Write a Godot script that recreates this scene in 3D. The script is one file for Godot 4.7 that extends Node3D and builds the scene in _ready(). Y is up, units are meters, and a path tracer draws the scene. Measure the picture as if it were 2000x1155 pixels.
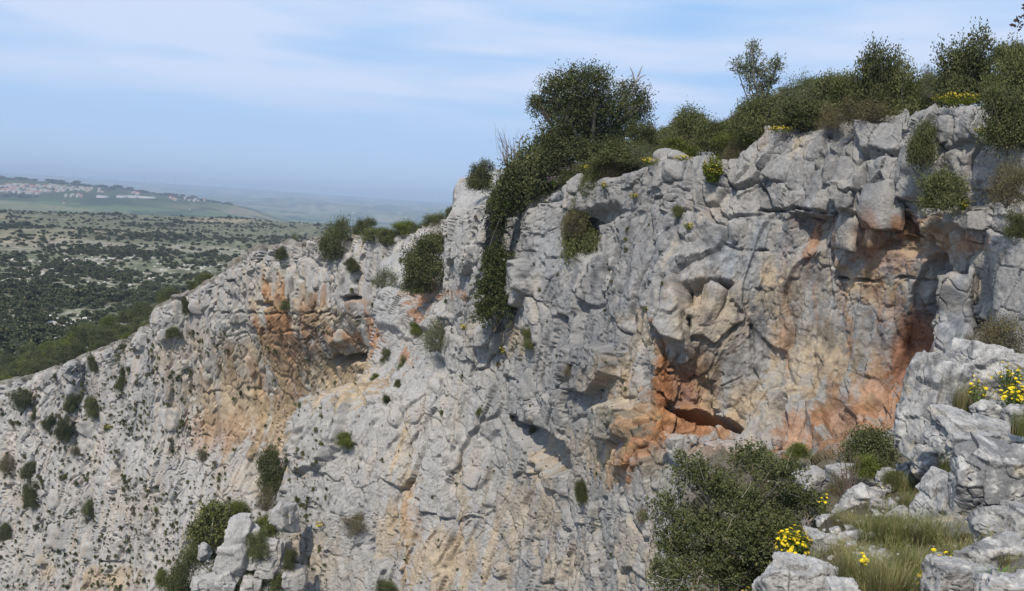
extends Node3D
# A limestone gorge: a bowed cliff running away from a rocky ledge, scrub on its rim, a plain and a far town beyond.
# All measures in metres, eye height 0. at() turns a surveyed direction and distance into a point of the place.

const F := 1664.0
var eye := Vector3.ZERO
var axes := Basis()
var rng := RandomNumberGenerator.new()
var M := {}
var taken := {}
var nz := {}                      # named noises
var ground_grid := {}             # where rock surfaces lie, by direction: Vector2i -> [point, normal]
var stains_and_shade := []
var cuts := []

func at(px: float, py: float, d: float) -> Vector3:
	return eye + axes * Vector3((px - 1000.0) / F * d, (577.5 - py) / F * d, -d)

func pix(p: Vector3) -> Vector3:
	var q := (p - eye) * axes
	var d := maxf(-q.z, 0.05)
	return Vector3(1000.0 + q.x / d * F, 577.5 - q.y / d * F, -q.z)

# ---------------------------------------------------------------- naming
func numbered(called: String) -> String:
	var n: int = taken.get(called, 0)
	taken[called] = n + 1
	return called if n == 0 else "%s_%03d" % [called, n]

func tag(o: Node3D, label: String, category := "", group := "", kind := "") -> Node3D:
	if label: o.set_meta("label", label)
	if category: o.set_meta("category", category)
	if group: o.set_meta("group", group)
	if kind: o.set_meta("kind", kind)
	return o

func base(called: String, where: Vector3) -> Node3D:
	var o := Node3D.new()
	o.name = numbered(called)
	add_child(o)
	o.position = where
	return o

func part(called: String, mesh: Mesh, m: Material, parent: Node3D) -> MeshInstance3D:
	var o := MeshInstance3D.new()
	o.name = called
	o.mesh = mesh
	if m: o.material_override = m
	parent.add_child(o, true)
	return o

func single(called: String, mesh: Mesh, m: Material, where := Vector3.ZERO) -> MeshInstance3D:
	var o := MeshInstance3D.new()
	o.name = numbered(called)
	o.mesh = mesh
	if m: o.material_override = m
	add_child(o)
	o.position = where
	return o

# ---------------------------------------------------------------- noise
func make_noise(called: String, freq: float, octaves: int, kind := FastNoiseLite.TYPE_SIMPLEX_SMOOTH, ridged := false) -> void:
	var n := FastNoiseLite.new()
	n.seed = 11 + nz.size() * 37
	n.noise_type = kind
	n.frequency = freq
	n.fractal_type = FastNoiseLite.FRACTAL_RIDGED if ridged else (FastNoiseLite.FRACTAL_FBM if octaves > 1 else FastNoiseLite.FRACTAL_NONE)
	n.fractal_octaves = octaves
	nz[called] = n

func hash01(ix: int, iy: int, s: int) -> float:
	var h := (ix * 374761393 + iy * 668265263 + s * 2147483647) & 0x7fffffff
	h = ((h ^ (h >> 13)) * 1274126177) & 0x7fffffff
	h = h ^ (h >> 16)
	return float(h & 0xffff) / 65535.0

# jointed rock: tilted facets parted by cracks. Returns (height, gap to the next block, random of the block)
func blocks(p: Vector3, s: int) -> Vector3:
	var f1 := 9.0
	var f2 := 9.0
	var b := Vector3.ZERO
	var bh := 0
	var i0 := int(floor(p.x - 0.5))
	var j0 := int(floor(p.y - 0.5))
	var k0 := int(floor(p.z - 0.5))
	for j in range(j0, j0 + 2):
		for i in range(i0, i0 + 2):
			for k in range(k0, k0 + 2):
				var h := ((i * 73856093) ^ (j * 19349663) ^ (k * 83492791) ^ (s * 50331653)) & 0xffffffff
				h = ((h ^ (h >> 16)) * 73244475) & 0xffffffff
				h = ((h ^ (h >> 16)) * 73244475) & 0xffffffff
				h = h ^ (h >> 16)
				var dx := p.x - (i + 0.2 + 0.6 * float(h & 0xff) / 255.0)
				var dy := p.y - (j + 0.2 + 0.6 * float((h >> 8) & 0xff) / 255.0)
				var dz := p.z - (k + 0.2 + 0.6 * float((h >> 16) & 0xff) / 255.0)
				var d := 0.6 * maxf(maxf(absf(dx), absf(dy)), absf(dz)) + 0.4 * sqrt(dx * dx + dy * dy + dz * dz)
				if d < f1:
					f2 = f1
					f1 = d
					b = Vector3(dx, dy, dz)
					bh = h
				elif d < f2:
					f2 = d
	var h2 := ((bh ^ 0x5bd1e995) * 73244475) & 0xffffffff
	h2 = ((h2 ^ (h2 >> 15)) * 73244475) & 0xffffffff
	h2 = h2 ^ (h2 >> 16)
	var tx := float(h2 & 0xff) / 127.5 - 1.0
	var ty := float((h2 >> 8) & 0xff) / 127.5 - 1.15
	var r := float((h2 >> 16) & 0xff) / 127.5 - 1.0
	return Vector3(r * 0.8 + (b.x + b.z) * tx * 1.8 + b.y * ty * 1.7, f2 - f1, r)

# ---------------------------------------------------------------- rock colour: the stone's own stains, plus some shade painted into the colour
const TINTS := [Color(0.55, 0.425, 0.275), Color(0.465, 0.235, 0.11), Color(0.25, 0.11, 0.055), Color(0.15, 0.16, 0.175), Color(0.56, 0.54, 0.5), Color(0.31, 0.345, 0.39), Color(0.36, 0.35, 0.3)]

func rock_colour(q: Vector3, p: Vector3, zone: int) -> Color:
	var n1: FastNoiseLite = nz.broad
	var n2: FastNoiseLite = nz.mid
	var n3: FastNoiseLite = nz.fine
	var n4: FastNoiseLite = nz.streak
	var k := 1.0 if zone > 0 else 0.4
	var a := n1.get_noise_3d(p.x * k, p.y * k, p.z * k)
	var b := n2.get_noise_3d(p.x * k, p.y * k * 0.7, p.z * k)
	var c := n3.get_noise_3d(p.x * k, p.y * k, p.z * k)
	var u := 0.7 * p.x + 0.7 * p.z
	var st := n4.get_noise_2d(u * 1.3 * k, p.y * 0.13 * k)
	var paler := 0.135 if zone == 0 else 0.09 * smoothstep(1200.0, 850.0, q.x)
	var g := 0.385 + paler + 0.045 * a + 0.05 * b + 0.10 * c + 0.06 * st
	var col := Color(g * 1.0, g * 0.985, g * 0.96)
	if zone == 0:
		# rain streaks: narrow pale, blue grey and tawny bands down the face
		var s2 := n4.get_noise_2d(u * 2.6, p.y * 0.10 + 70.0)
		var s3 := n3.get_noise_3d(p.x * 1.3, p.y * 0.9, p.z * 1.3)
		col *= 1.0 + 0.30 * s2 + 0.28 * s3
		col = col.lerp(Color(0.52, 0.40, 0.27), 0.55 * smoothstep(0.18, 0.5, s2 + 0.4 * s3 - 0.2 * a))
	var warm := smoothstep(0.08, 0.55, b * 0.6 + a * 0.5 - st * 0.35 + c * 0.25)
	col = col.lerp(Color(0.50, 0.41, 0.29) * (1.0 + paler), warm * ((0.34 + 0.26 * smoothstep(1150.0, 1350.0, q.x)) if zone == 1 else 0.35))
	var cool := smoothstep(0.1, 0.5, st * 0.8 + c * 0.4 - a * 0.3)
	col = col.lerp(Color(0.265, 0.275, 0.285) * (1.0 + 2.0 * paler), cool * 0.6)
	var wx := q.x + 16.0 * b + 9.0 * c + 14.0 * st
	var wy := q.y + 18.0 * a + 10.0 * c
	var n5: FastNoiseLite = nz.grain
	var edge := 0.36 * n5.get_noise_3d(p.x * 0.45, p.y * 0.3, p.z * 0.45) if zone > 0 else 0.0
	for s in stains_and_shade:
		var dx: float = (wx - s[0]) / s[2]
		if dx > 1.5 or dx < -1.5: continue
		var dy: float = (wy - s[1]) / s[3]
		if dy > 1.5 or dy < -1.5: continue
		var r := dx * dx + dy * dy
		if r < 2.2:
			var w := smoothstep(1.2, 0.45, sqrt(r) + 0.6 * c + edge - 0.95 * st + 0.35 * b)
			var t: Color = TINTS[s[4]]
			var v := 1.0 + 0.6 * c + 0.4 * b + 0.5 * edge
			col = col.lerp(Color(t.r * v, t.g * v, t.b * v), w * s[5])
	return Color(clampf(col.r, 0.03, 0.75), clampf(col.g, 0.025, 0.72), clampf(col.b, 0.02, 0.7))

# ---------------------------------------------------------------- cuts: caves, slabs and cracks, each [kind, points, depth, softness]
func poly_distance(pts: PackedVector2Array, p: Vector2, closed: bool) -> float:
	var d := 1e9
	var inside := false
	var n := pts.size()
	for i in n:
		if not closed and i == n - 1: break
		var a := pts[i]
		var b := pts[(i + 1) % n]
		var e := b - a
		var w := p - a
		var t := clampf(w.dot(e) / e.length_squared(), 0.0, 1.0)
		d = minf(d, (w - e * t).length_squared())
		if closed and (a.y > p.y) != (b.y > p.y) and p.x < (b.x - a.x) * (p.y - a.y) / (b.y - a.y) + a.x:
			inside = not inside
	d = sqrt(d)
	return -d if inside else d

func carve(q: Vector3, wob: float) -> float:
	var out := 0.0
	for c in cuts:
		var r: Rect2 = c[4]
		if not r.has_point(Vector2(q.x, q.y)): continue
		if q.z < c[5] or q.z > c[6]: continue
		if c[0] == 1:
			var d := poly_distance(c[1], Vector2(q.x + wob, q.y + wob * 0.6), false)
			out -= c[2] * smoothstep(c[3], c[3] * 0.25, d) * clampf(0.5 + wob * 0.22, 0.0, 1.0)
		else:
			var d := poly_distance(c[1], Vector2(q.x + wob, q.y + wob * 0.7), true)
			out += c[2] * smoothstep(c[3], -c[3], d)
	return out

func cut(kind: int, flat: Array, depth: float, soft: float, near := 0.0, far := 1e9) -> void:
	var pts := PackedVector2Array()
	for i in range(0, flat.size(), 2):
		pts.append(Vector2(flat[i], flat[i + 1]))
	var r := Rect2(pts[0], Vector2.ZERO)
	for p in pts: r = r.expand(p)
	cuts.append([kind, pts, depth, soft, r.grow(soft * 2.0 + 14.0), near, far])

# ---------------------------------------------------------------- cliffs and ground: a net of surveyed points, smoothed, then jointed and weathered
func spline4(a: Vector3, b: Vector3, c: Vector3, d: Vector3, t: float) -> Vector3:
	var m1 := (c - a) * 0.42
	var m2 := (d - b) * 0.42
	var t2 := t * t
	var t3 := t2 * t
	return b * (2.0 * t3 - 3.0 * t2 + 1.0) + m1 * (t3 - 2.0 * t2 + t) + c * (3.0 * t2 - 2.0 * t3) + m2 * (t3 - t2)

func params(steps: PackedInt32Array) -> PackedFloat32Array:
	var out := PackedFloat32Array()
	for k in steps.size():
		for i in steps[k]:
			out.append(k + float(i) / steps[k])
	out.append(steps.size() - 0.0001)
	return out

var job := {}

func net_row(i: int) -> void:
	var j: Dictionary = job
	var us: PackedFloat32Array = j.us
	var cols: Array = j.cols
	var nc := cols.size()
	var v: float = j.vs[i]
	var k := int(v)
	var t := v - k
	var nr: int = cols[0].size()
	var across := PackedVector3Array()
	for c in nc:
		var col: PackedVector3Array = cols[c]
		across.append(spline4(col[maxi(k - 1, 0)], col[k], col[mini(k + 1, nr - 1)], col[mini(k + 2, nr - 1)], t))
	var out := PackedVector3Array()
	out.resize(us.size())
	for n in us.size():
		var c := int(us[n])
		out[n] = spline4(across[maxi(c - 1, 0)], across[c], across[mini(c + 1, nc - 1)], across[mini(c + 2, nc - 1)], us[n] - c)
	j.rows[i] = out

func displaced_row(i: int) -> void:
	var j: Dictionary = job
	var row: PackedVector3Array = j.rows[i]
	var up: PackedVector3Array = j.rows[maxi(i - 1, 0)]
	var down: PackedVector3Array = j.rows[mini(i + 1, j.rows.size() - 1)]
	var n := row.size()
	var out := PackedVector3Array()
	var cols := PackedColorArray()
	out.resize(n)
	cols.resize(n)
	var warp: FastNoiseLite = nz.warp
	var fine: FastNoiseLite = nz.rough
	var swell: FastNoiseLite = nz.swell
	var pits: FastNoiseLite = nz.pits
	var flute: FastNoiseLite = nz.flute
	var zone: int = j.zone
	var form: Callable = j.form
	var top := lerpf(0.3, 1.0, smoothstep(j.behind - 1.0, j.behind + 0.35, j.vs[i]))
	for x in n:
		var p := row[x]
		var q := pix(p)
		var nn := (row[mini(x + 1, n - 1)] - row[maxi(x - 1, 0)]).cross(down[x] - up[x])
		nn = nn.normalized() * float(j.side)
		var f: PackedFloat32Array = form.call(q)     # big size, tall, big amp, small size, small amp, rough amp, swell amp, soil
		var wx := warp.get_noise_3d(p.x, p.y, p.z)
		var wy := warp.get_noise_3d(p.z + 60.0, p.x, p.y)
		var dsp := f[6] * swell.get_noise_3d(p.x, p.y * 0.4, p.z)
		var wz := warp.get_noise_3d(p.y + 30.0, p.z, p.x)
		var bend := Vector3(wx, wy, wz)
		if f[2] > 0.0:
			var a := blocks((p + bend * f[0] * 0.28) * Vector3(1.0 / f[0], 1.0 / (f[0] * f[1]), 1.0 / f[0]), 3)
			dsp += f[2] * (a.x * smoothstep(0.0, 0.035, a.y) - f[8] * smoothstep(0.045, 0.0, a.y))
		if f[4] > 0.0:
			var b := blocks((p + bend * f[3] * 0.35) * Vector3(1.0 / f[3], 1.0 / (f[3] * f[1] * 0.85), 1.0 / f[3]), 7)
			dsp += f[4] * (b.x * smoothstep(0.0, 0.05, b.y) - f[8] * smoothstep(0.06, 0.0, b.y))
		if zone == 1 and q.z < 75.0:
			var e := blocks((p + bend * 0.12) * Vector3(2.6, 1.7, 2.6), 11)
			dsp += 0.034 * (e.x * smoothstep(0.0, 0.08, e.y) - 1.2 * smoothstep(0.07, 0.0, e.y))
		if f[9] > 0.0:
			var rib := absf(flute.get_noise_3d(p.x + wy, p.y * 0.10, p.z + wx))
			dsp += f[9] * (0.35 - 1.1 * smoothstep(0.10, 0.0, rib) - 0.5 * rib)
		var k := 1.0 if zone > 0 else 0.45
		var ro := fine.get_noise_3d(p.x * k, p.y * k * f[10], p.z * k)
		var pt := pits.get_noise_3d(p.x * k, p.y * k, p.z * k)
		dsp += f[5] * (ro * 1.2 - 0.7 * smoothstep(0.35, 0.7, pt))
		dsp *= top
		dsp += carve(q, ro * 9.0)
		out[x] = p + nn * dsp
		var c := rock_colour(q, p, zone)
		if f[7] > 0.0:
			var sn: FastNoiseLite = nz.mid
			var w := clampf(f[7] * 1.5 + 0.6 * sn.get_noise_3d(p.x, p.y, p.z) - 0.3, 0.0, 1.0)
			c = c.lerp(Color(0.12, 0.105, 0.07) * (1.0 + 0.5 * ro), w)
		cols[x] = c
	j.out[i] = out
	j.cols_out[i] = cols

func surface(called: String, label: String, cols_px: Array, back: Array, step: float, zone: int, form: Callable, m: Material, facing := Vector2.ZERO) -> Node3D:
	var cols := []
	for c in cols_px:
		var pts := PackedVector3Array()
		for r in range(0, c.size(), 3): pts.append(at(c[r], c[r + 1], c[r + 2]))
		var crest := pts[0]
		var away := Vector3(crest.x, 0, crest.z).normalized() if facing == Vector2.ZERO else Vector3(facing.x, 0, facing.y)
		for b in back: pts.insert(0, crest + away * b[0] + Vector3(0, b[1], 0))
		cols.append(pts)
	var vsteps := PackedInt32Array()
	var usteps := PackedInt32Array()
	var nr: int = cols[0].size()
	for r in nr - 1:
		var most := 2.0
		for c in cols:
			var a := pix(c[r])
			var b := pix(c[r + 1])
			most = maxf(most, minf(Vector2(a.x - b.x, a.y - b.y).length() / step, 400.0) if r >= back.size() else 14.0)
		vsteps.append(int(ceil(most)))
	for c in cols.size() - 1:
		var most := 2.0
		for r in range(back.size(), nr):
			var a := pix(cols[c][r])
			var b := pix(cols[c + 1][r])
			most = maxf(most, minf(Vector2(a.x - b.x, a.y - b.y).length() / step, 40.0 if maxf(a.x, b.x) < -100.0 else 260.0))
		usteps.append(int(ceil(most)))
	job = {"cols": cols, "us": params(usteps), "vs": params(vsteps), "rows": [], "out": [], "cols_out": [], "zone": zone, "form": form, "side": -1.0, "behind": float(back.size())}
	var nv: int = job.vs.size()
	var nu: int = job.us.size()
	for k in ["rows", "out", "cols_out"]: job[k].resize(nv)
	WorkerThreadPool.wait_for_group_task_completion(WorkerThreadPool.add_group_task(net_row, nv, -1, true))
	WorkerThreadPool.wait_for_group_task_completion(WorkerThreadPool.add_group_task(displaced_row, nv, -1, true))
	var vert := PackedVector3Array()
	var colr := PackedColorArray()
	for i in nv:
		vert.append_array(job.out[i])
		colr.append_array(job.cols_out[i])
	var mesh := grid_mesh(vert, colr, nu, nv)
	var o := base(called, Vector3.ZERO)
	tag(o, label, "", "", "structure")
	part("rock_face", mesh, m, o)
	var nrm: PackedVector3Array = mesh.surface_get_arrays(0)[Mesh.ARRAY_NORMAL]
	for i in range(0, nv, 1):
		for x in nu:
			var p := vert[i * nu + x]
			var q := pix(p)
			if q.z < 0.5 or q.x < -60 or q.x > 2060 or q.y < 0 or q.y > 1215: continue
			var key := Vector2i(int(q.x) >> 2, int(q.y) >> 2)
			if not ground_grid.has(key) or ground_grid[key][2] > q.z:
				ground_grid[key] = [p, nrm[i * nu + x], q.z, zone]
	print(called, " ", nu, "x", nv, " ", Time.get_ticks_msec())
	return o

func grid_mesh(vert: PackedVector3Array, colr: PackedColorArray, nu: int, nv: int) -> ArrayMesh:
	var nrm := PackedVector3Array()
	nrm.resize(vert.size())
	for i in nv:
		var iu := maxi(i - 1, 0) * nu
		var id := mini(i + 1, nv - 1) * nu
		for x in nu:
			var a := vert[i * nu + mini(x + 1, nu - 1)] - vert[i * nu + maxi(x - 1, 0)]
			nrm[i * nu + x] = (vert[id + x] - vert[iu + x]).cross(a).normalized()
	var idx := PackedInt32Array()
	idx.resize((nu - 1) * (nv - 1) * 6)
	var k := 0
	for i in nv - 1:
		for x in nu - 1:
			var a := i * nu + x
			idx[k] = a
			idx[k + 1] = a + 1
			idx[k + 2] = a + nu
			idx[k + 3] = a + 1
			idx[k + 4] = a + nu + 1
			idx[k + 5] = a + nu
			k += 6
	return arrays_mesh(vert, nrm, colr, idx)

func arrays_mesh(vert: PackedVector3Array, nrm: PackedVector3Array, colr: PackedColorArray, idx: PackedInt32Array) -> ArrayMesh:
	var arr := []
	arr.resize(Mesh.ARRAY_MAX)
	arr[Mesh.ARRAY_VERTEX] = vert
	arr[Mesh.ARRAY_NORMAL] = nrm
	if colr.size(): arr[Mesh.ARRAY_COLOR] = colr
	arr[Mesh.ARRAY_INDEX] = idx
	var mesh := ArrayMesh.new()
	mesh.add_surface_from_arrays(Mesh.PRIMITIVE_TRIANGLES, arr)
	return mesh

# the rock surface met in a direction: [point, normal, distance, zone] or null
func hit(px: float, py: float) -> Variant:
	var kx := int(px) >> 2
	var ky := int(py) >> 2
	for r in 6:
		for dy in range(-r, r + 1):
			for dx in range(-r, r + 1):
				if maxi(absi(dx), absi(dy)) != r: continue
				var key := Vector2i(kx + dx, ky + dy)
				if ground_grid.has(key): return ground_grid[key]
	return null

# ---------------------------------------------------------------- loose rocks
func rock_mesh(half: Vector3, s: int, res: int, rough: float, xf: Transform3D, zone: int, pale := 0.0, extra := 9, stained := true) -> ArrayMesh:
	var r := RandomNumberGenerator.new()
	r.seed = s * 7919 + 13
	var planes := PackedVector3Array()
	for ax in [Vector3.RIGHT, Vector3.LEFT, Vector3.UP, Vector3.DOWN, Vector3.BACK, Vector3.FORWARD]:
		var n: Vector3 = (ax + Vector3(r.randf_range(-0.2, 0.2), r.randf_range(-0.2, 0.2), r.randf_range(-0.2, 0.2))).normalized()
		planes.append(n / r.randf_range(0.88, 1.05))
	for i in extra:
		var n := Vector3(r.randf_range(-1, 1), r.randf_range(-0.8, 1), r.randf_range(-1, 1)).normalized()
		planes.append(n / r.randf_range(0.9, 1.22))
	var rough_n: FastNoiseLite = nz.rough
	var crack_n: FastNoiseLite = nz.crack
	var pits: FastNoiseLite = nz.pits
	var grain: FastNoiseLite = nz.grain
	var lichen: FastNoiseLite = nz.lichen
	var off := Vector3(r.randf() * 90, r.randf() * 90, r.randf() * 90)
	var hard := 34.0
	var mean := (half.x + half.y + half.z) / 3.0
	var vert := PackedVector3Array()
	var colr := PackedColorArray()
	var index := {}
	var idx := PackedInt32Array()
	for face in 6:
		var ids := PackedInt32Array()
		for b in res + 1:
			for a in res + 1:
				var c := Vector3i(a, b, res)
				match face:
					1: c = Vector3i(res - a, b, 0)
					2: c = Vector3i(res, b, res - a)
					3: c = Vector3i(0, b, a)
					4: c = Vector3i(a, res, res - b)
					5: c = Vector3i(a, 0, b)
				if index.has(c):
					ids.append(index[c])
					continue
				var t := Vector3(c) * (2.0 / res) - Vector3.ONE
				var dir := Vector3(tan(t.x * 0.785), tan(t.y * 0.785), tan(t.z * 0.785)).normalized()
				var sum := 0.0
				for p in planes:
					var e := p.dot(dir)
					if e > 0.0: sum += pow(e, hard)
				var rad := pow(sum, -1.0 / hard)
				var v := dir * rad * half
				var w := xf * v
				var q := w + off
				var nr := rough_n.get_noise_3d(q.x * 1.2, q.y * 1.2, q.z * 1.2)
				var d := rough * mean * (0.12 * rough_n.get_noise_3d(q.x * 0.4 / mean, q.y * 0.4 / mean, q.z * 0.4 / mean) + 0.07 * nr)
				if zone == 3:
					d += rough * (0.016 * grain.get_noise_3d(q.x, q.y, q.z) - 0.035 * smoothstep(0.3, 0.7, pits.get_noise_3d(q.x * 4.0, q.y * 4.0, q.z * 4.0)))
				var fc := blocks(q / (0.95 * mean), 17)
				d += rough * mean * (0.115 * fc.x * smoothstep(0.0, 0.025, fc.y) - 0.03 * smoothstep(0.03, 0.0, fc.y))
				d -= rough * 0.10 * mean * smoothstep(0.035, 0.0, absf(crack_n.get_noise_3d(q.x * 0.55 / mean, q.y * 0.8 / mean, q.z * 0.55 / mean)))
				v += dir * d
				var col := Color()
				if zone == 3:
					var l := lichen.get_noise_3d(q.x, q.y, q.z)
					var m2 := lichen.get_noise_3d(q.z * 0.33, q.x * 0.33, q.y * 0.33)
					var gr := grain.get_noise_3d(q.x * 2.0, q.y * 2.0, q.z * 2.0)
					var g := 0.40 + 0.8 * pale + 0.08 * nr + 0.07 * m2 + 0.13 * gr
					col = Color(g, g * 0.99, g * 0.965)
					col = col.lerp(Color(0.15, 0.155, 0.165), 0.68 * smoothstep(0.0, 0.4, l + 0.6 * m2 + 0.2 * nr + 0.3 * gr - pale))
					col = col.lerp(Color(0.66, 0.65, 0.62), 0.75 * smoothstep(0.18, 0.45, -l + 0.4 * nr + 0.25 * gr))
					col = col.lerp(Color(0.46, 0.36, 0.22), 0.5 * smoothstep(0.35, 0.6, m2 - 0.3 * l))
				else:
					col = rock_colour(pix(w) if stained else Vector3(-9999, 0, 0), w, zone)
					if pale != 0.0: col = col.lerp(Color(0.56, 0.55, 0.53), pale)
				index[c] = vert.size()
				ids.append(vert.size())
				vert.append(v)
				colr.append(col)
		for b in res:
			for a in res:
				var k := b * (res + 1) + a
				idx.append_array(PackedInt32Array([ids[k], ids[k + res + 1], ids[k + 1], ids[k + 1], ids[k + res + 1], ids[k + res + 2]]))
	return smooth(vert, colr, idx)

func smooth(vert: PackedVector3Array, colr: PackedColorArray, idx: PackedInt32Array) -> ArrayMesh:
	var nrm := PackedVector3Array()
	nrm.resize(vert.size())
	for i in range(0, idx.size(), 3):
		var a := idx[i]
		var b := idx[i + 1]
		var c := idx[i + 2]
		var n := (vert[c] - vert[a]).cross(vert[b] - vert[a])
		nrm[a] += n
		nrm[b] += n
		nrm[c] += n
	for i in nrm.size(): nrm[i] = nrm[i].normalized()
	return arrays_mesh(vert, nrm, colr, idx)

# ---------------------------------------------------------------- plants
class Leaves:
	var v := PackedVector3Array()
	var n := PackedVector3Array()
	var c := PackedColorArray()
	var i := PackedInt32Array()
	func leaf(p: Vector3, along: Vector3, side: Vector3, col: Color, fold := 0.15) -> void:
		var k := v.size()
		var nn := along.cross(side).normalized()
		v.append(p)
		v.append(p + along * 0.5 + side + nn * side.length() * fold)
		v.append(p + along)
		v.append(p + along * 0.45 - side + nn * side.length() * fold)
		for q in 4:
			n.append(nn)
			c.append(col)
		i.append_array(PackedInt32Array([k, k + 1, k + 2, k, k + 2, k + 3]))
	func blade(p: Vector3, tip: Vector3, bend: Vector3, w: Vector3, c0: Color, c1: Color, seg := 4) -> void:
		var k := v.size()
		for s in seg + 1:
			var t := float(s) / seg
			var q := p.lerp(tip, t) + bend * t * t
			var ww := w * (1.0 - t * 0.92)
			v.append(q - ww)
			v.append(q + ww)
			var nn := w.cross(tip - p + bend * 2.0 * t).normalized()
			n.append(nn)
			n.append(nn)
			c.append(c0.lerp(c1, t))
			c.append(c0.lerp(c1, t))
		for s in seg:
			var a := k + s * 2
			i.append_array(PackedInt32Array([a, a + 2, a + 1, a + 1, a + 2, a + 3]))
	func tube(pts: PackedVector3Array, r0: float, r1: float, col: Color, sides := 5) -> void:
		var k := v.size()
		var m := pts.size()
		for s in m:
			var dir := (pts[mini(s + 1, m - 1)] - pts[maxi(s - 1, 0)]).normalized()
			var x := dir.cross(Vector3(0.31, 0.11, 0.94)).normalized()
			var y := dir.cross(x)
			var rr := lerpf(r0, r1, float(s) / (m - 1))
			for t in sides:
				var a := TAU * t / sides
				var o := x * cos(a) + y * sin(a)
				v.append(pts[s] + o * rr)
				n.append(o)
				c.append(col * (0.85 + 0.3 * float((s * 7 + t * 3) % 5) / 5.0))
		for s in m - 1:
			for t in sides:
				var a := k + s * sides + t
				var b := k + s * sides + (t + 1) % sides
				i.append_array(PackedInt32Array([a, a + sides, b, b, a + sides, b + sides]))
	func ball(p: Vector3, r: float, col: Color) -> void:
		for ax in [Vector3(1, 0, 0), Vector3(0, 1, 0), Vector3(0, 0, 1)]:
			leaf(p - ax * r, ax * r * 2.0, ax.cross(Vector3(0.3, 0.5, 0.8)).normalized() * r * 0.8, col)
	func mesh() -> ArrayMesh:
		var arr := []
		arr.resize(Mesh.ARRAY_MAX)
		arr[Mesh.ARRAY_VERTEX] = v
		arr[Mesh.ARRAY_NORMAL] = n
		arr[Mesh.ARRAY_COLOR] = c
		arr[Mesh.ARRAY_INDEX] = i
		var m := ArrayMesh.new()
		m.add_surface_from_arrays(Mesh.PRIMITIVE_TRIANGLES, arr)
		return m

func rand_dir(r: RandomNumberGenerator) -> Vector3:
	var z := r.randf_range(-1, 1)
	var a := r.randf() * TAU
	var q := sqrt(1.0 - z * z)
	return Vector3(q * cos(a), z, q * sin(a))

# lobes: [centre, radii]; leaves grow in sprays on the shell of each lobe and, thinner, inside it
func crown(lobes: Array, sprays: int, per: int, leaf: float, slim: float, lo: Color, hi: Color, s: int, reach := 0.25, upward := 0.35, fill := 0.4) -> ArrayMesh:
	var r := RandomNumberGenerator.new()
	r.seed = s * 31 + 7
	var L := Leaves.new()
	var weights := PackedFloat32Array()
	var sum := 0.0
	for l in lobes:
		var q: Vector3 = l[1]
		sum += pow(q.x * q.y * q.z, 0.667)
		weights.append(sum)
	var clump: FastNoiseLite = nz.clump
	for k in sprays:
		var pick := r.randf() * sum
		var m := 0
		while weights[m] < pick and m < lobes.size() - 1: m += 1
		var c: Vector3 = lobes[m][0]
		var rad: Vector3 = lobes[m][1]
		var dir := rand_dir(r)
		if dir.y < -0.35 and r.randf() < 0.6: dir.y = -dir.y
		var f := pow(r.randf(), fill)
		f *= 0.88 + 0.5 * clump.get_noise_3dv((c + dir * rad) * 2.6 + Vector3(s, 0, 0) * 3.0)
		var p := c + dir * rad * f
		var grow := (dir + Vector3(0, upward, 0) + rand_dir(r) * 0.6).normalized()
		var tone := clampf(r.randf() * 0.6 + 0.3 + 0.7 * clump.get_noise_3dv(p * 3.0), 0.0, 1.0)
		var length := reach * r.randf_range(0.6, 1.4)
		for j in per:
			var t := r.randf()
			var lp := p + grow * length * (t - 0.3) + rand_dir(r) * length * 0.28
			var along := (grow * 0.8 + rand_dir(r)).normalized()
			var side := along.cross(rand_dir(r)).normalized()
			var size := leaf * r.randf_range(0.7, 1.3)
			var col := lo.lerp(hi, clampf(tone * 0.8 + r.randf() * 0.25, 0, 1))
			if r.randf() < 0.05: col = col.lerp(Color(0.2, 0.17, 0.08), 0.6)
			L.leaf(lp, along * size, side * size * slim, col)
	return L.mesh()

func boughs(lobes: Array, foot: Vector3, thick: float, col: Color, s: int, twigs := 3) -> ArrayMesh:
	var r := RandomNumberGenerator.new()
	r.seed = s * 17 + 3
	var L := Leaves.new()
	for l in lobes:
		var c: Vector3 = l[0]
		var rad: Vector3 = l[1]
		var mid := foot.lerp(c, 0.5) + rand_dir(r) * foot.distance_to(c) * 0.14
		L.tube(PackedVector3Array([foot, foot.lerp(mid, 0.5) + rand_dir(r) * 0.04, mid, mid.lerp(c, 0.5) + rand_dir(r) * 0.05, c]), thick, thick * 0.35, col)
		for t in twigs:
			var e := c + rand_dir(r) * rad * 0.95
			L.tube(PackedVector3Array([mid.lerp(c, r.randf()), c.lerp(e, 0.5) + rand_dir(r) * rad * 0.15, e]), thick * 0.3, thick * 0.06, col, 4)
	return L.mesh()

const STYLE := {
	"oak": [Color(0.026, 0.036, 0.016), Color(0.13, 0.14, 0.065), 0.058, 0.28],
	"green": [Color(0.035, 0.055, 0.014), Color(0.165, 0.172, 0.08), 0.058, 0.26],
	"grey": [Color(0.06, 0.07, 0.04), Color(0.16, 0.175, 0.10), 0.055, 0.17],
	"dry": [Color(0.06, 0.055, 0.03), Color(0.17, 0.15, 0.085), 0.06, 0.15],
	"moss": [Color(0.04, 0.06, 0.012), Color(0.16, 0.18, 0.05), 0.06, 0.24],
}
var stock := {}

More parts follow.
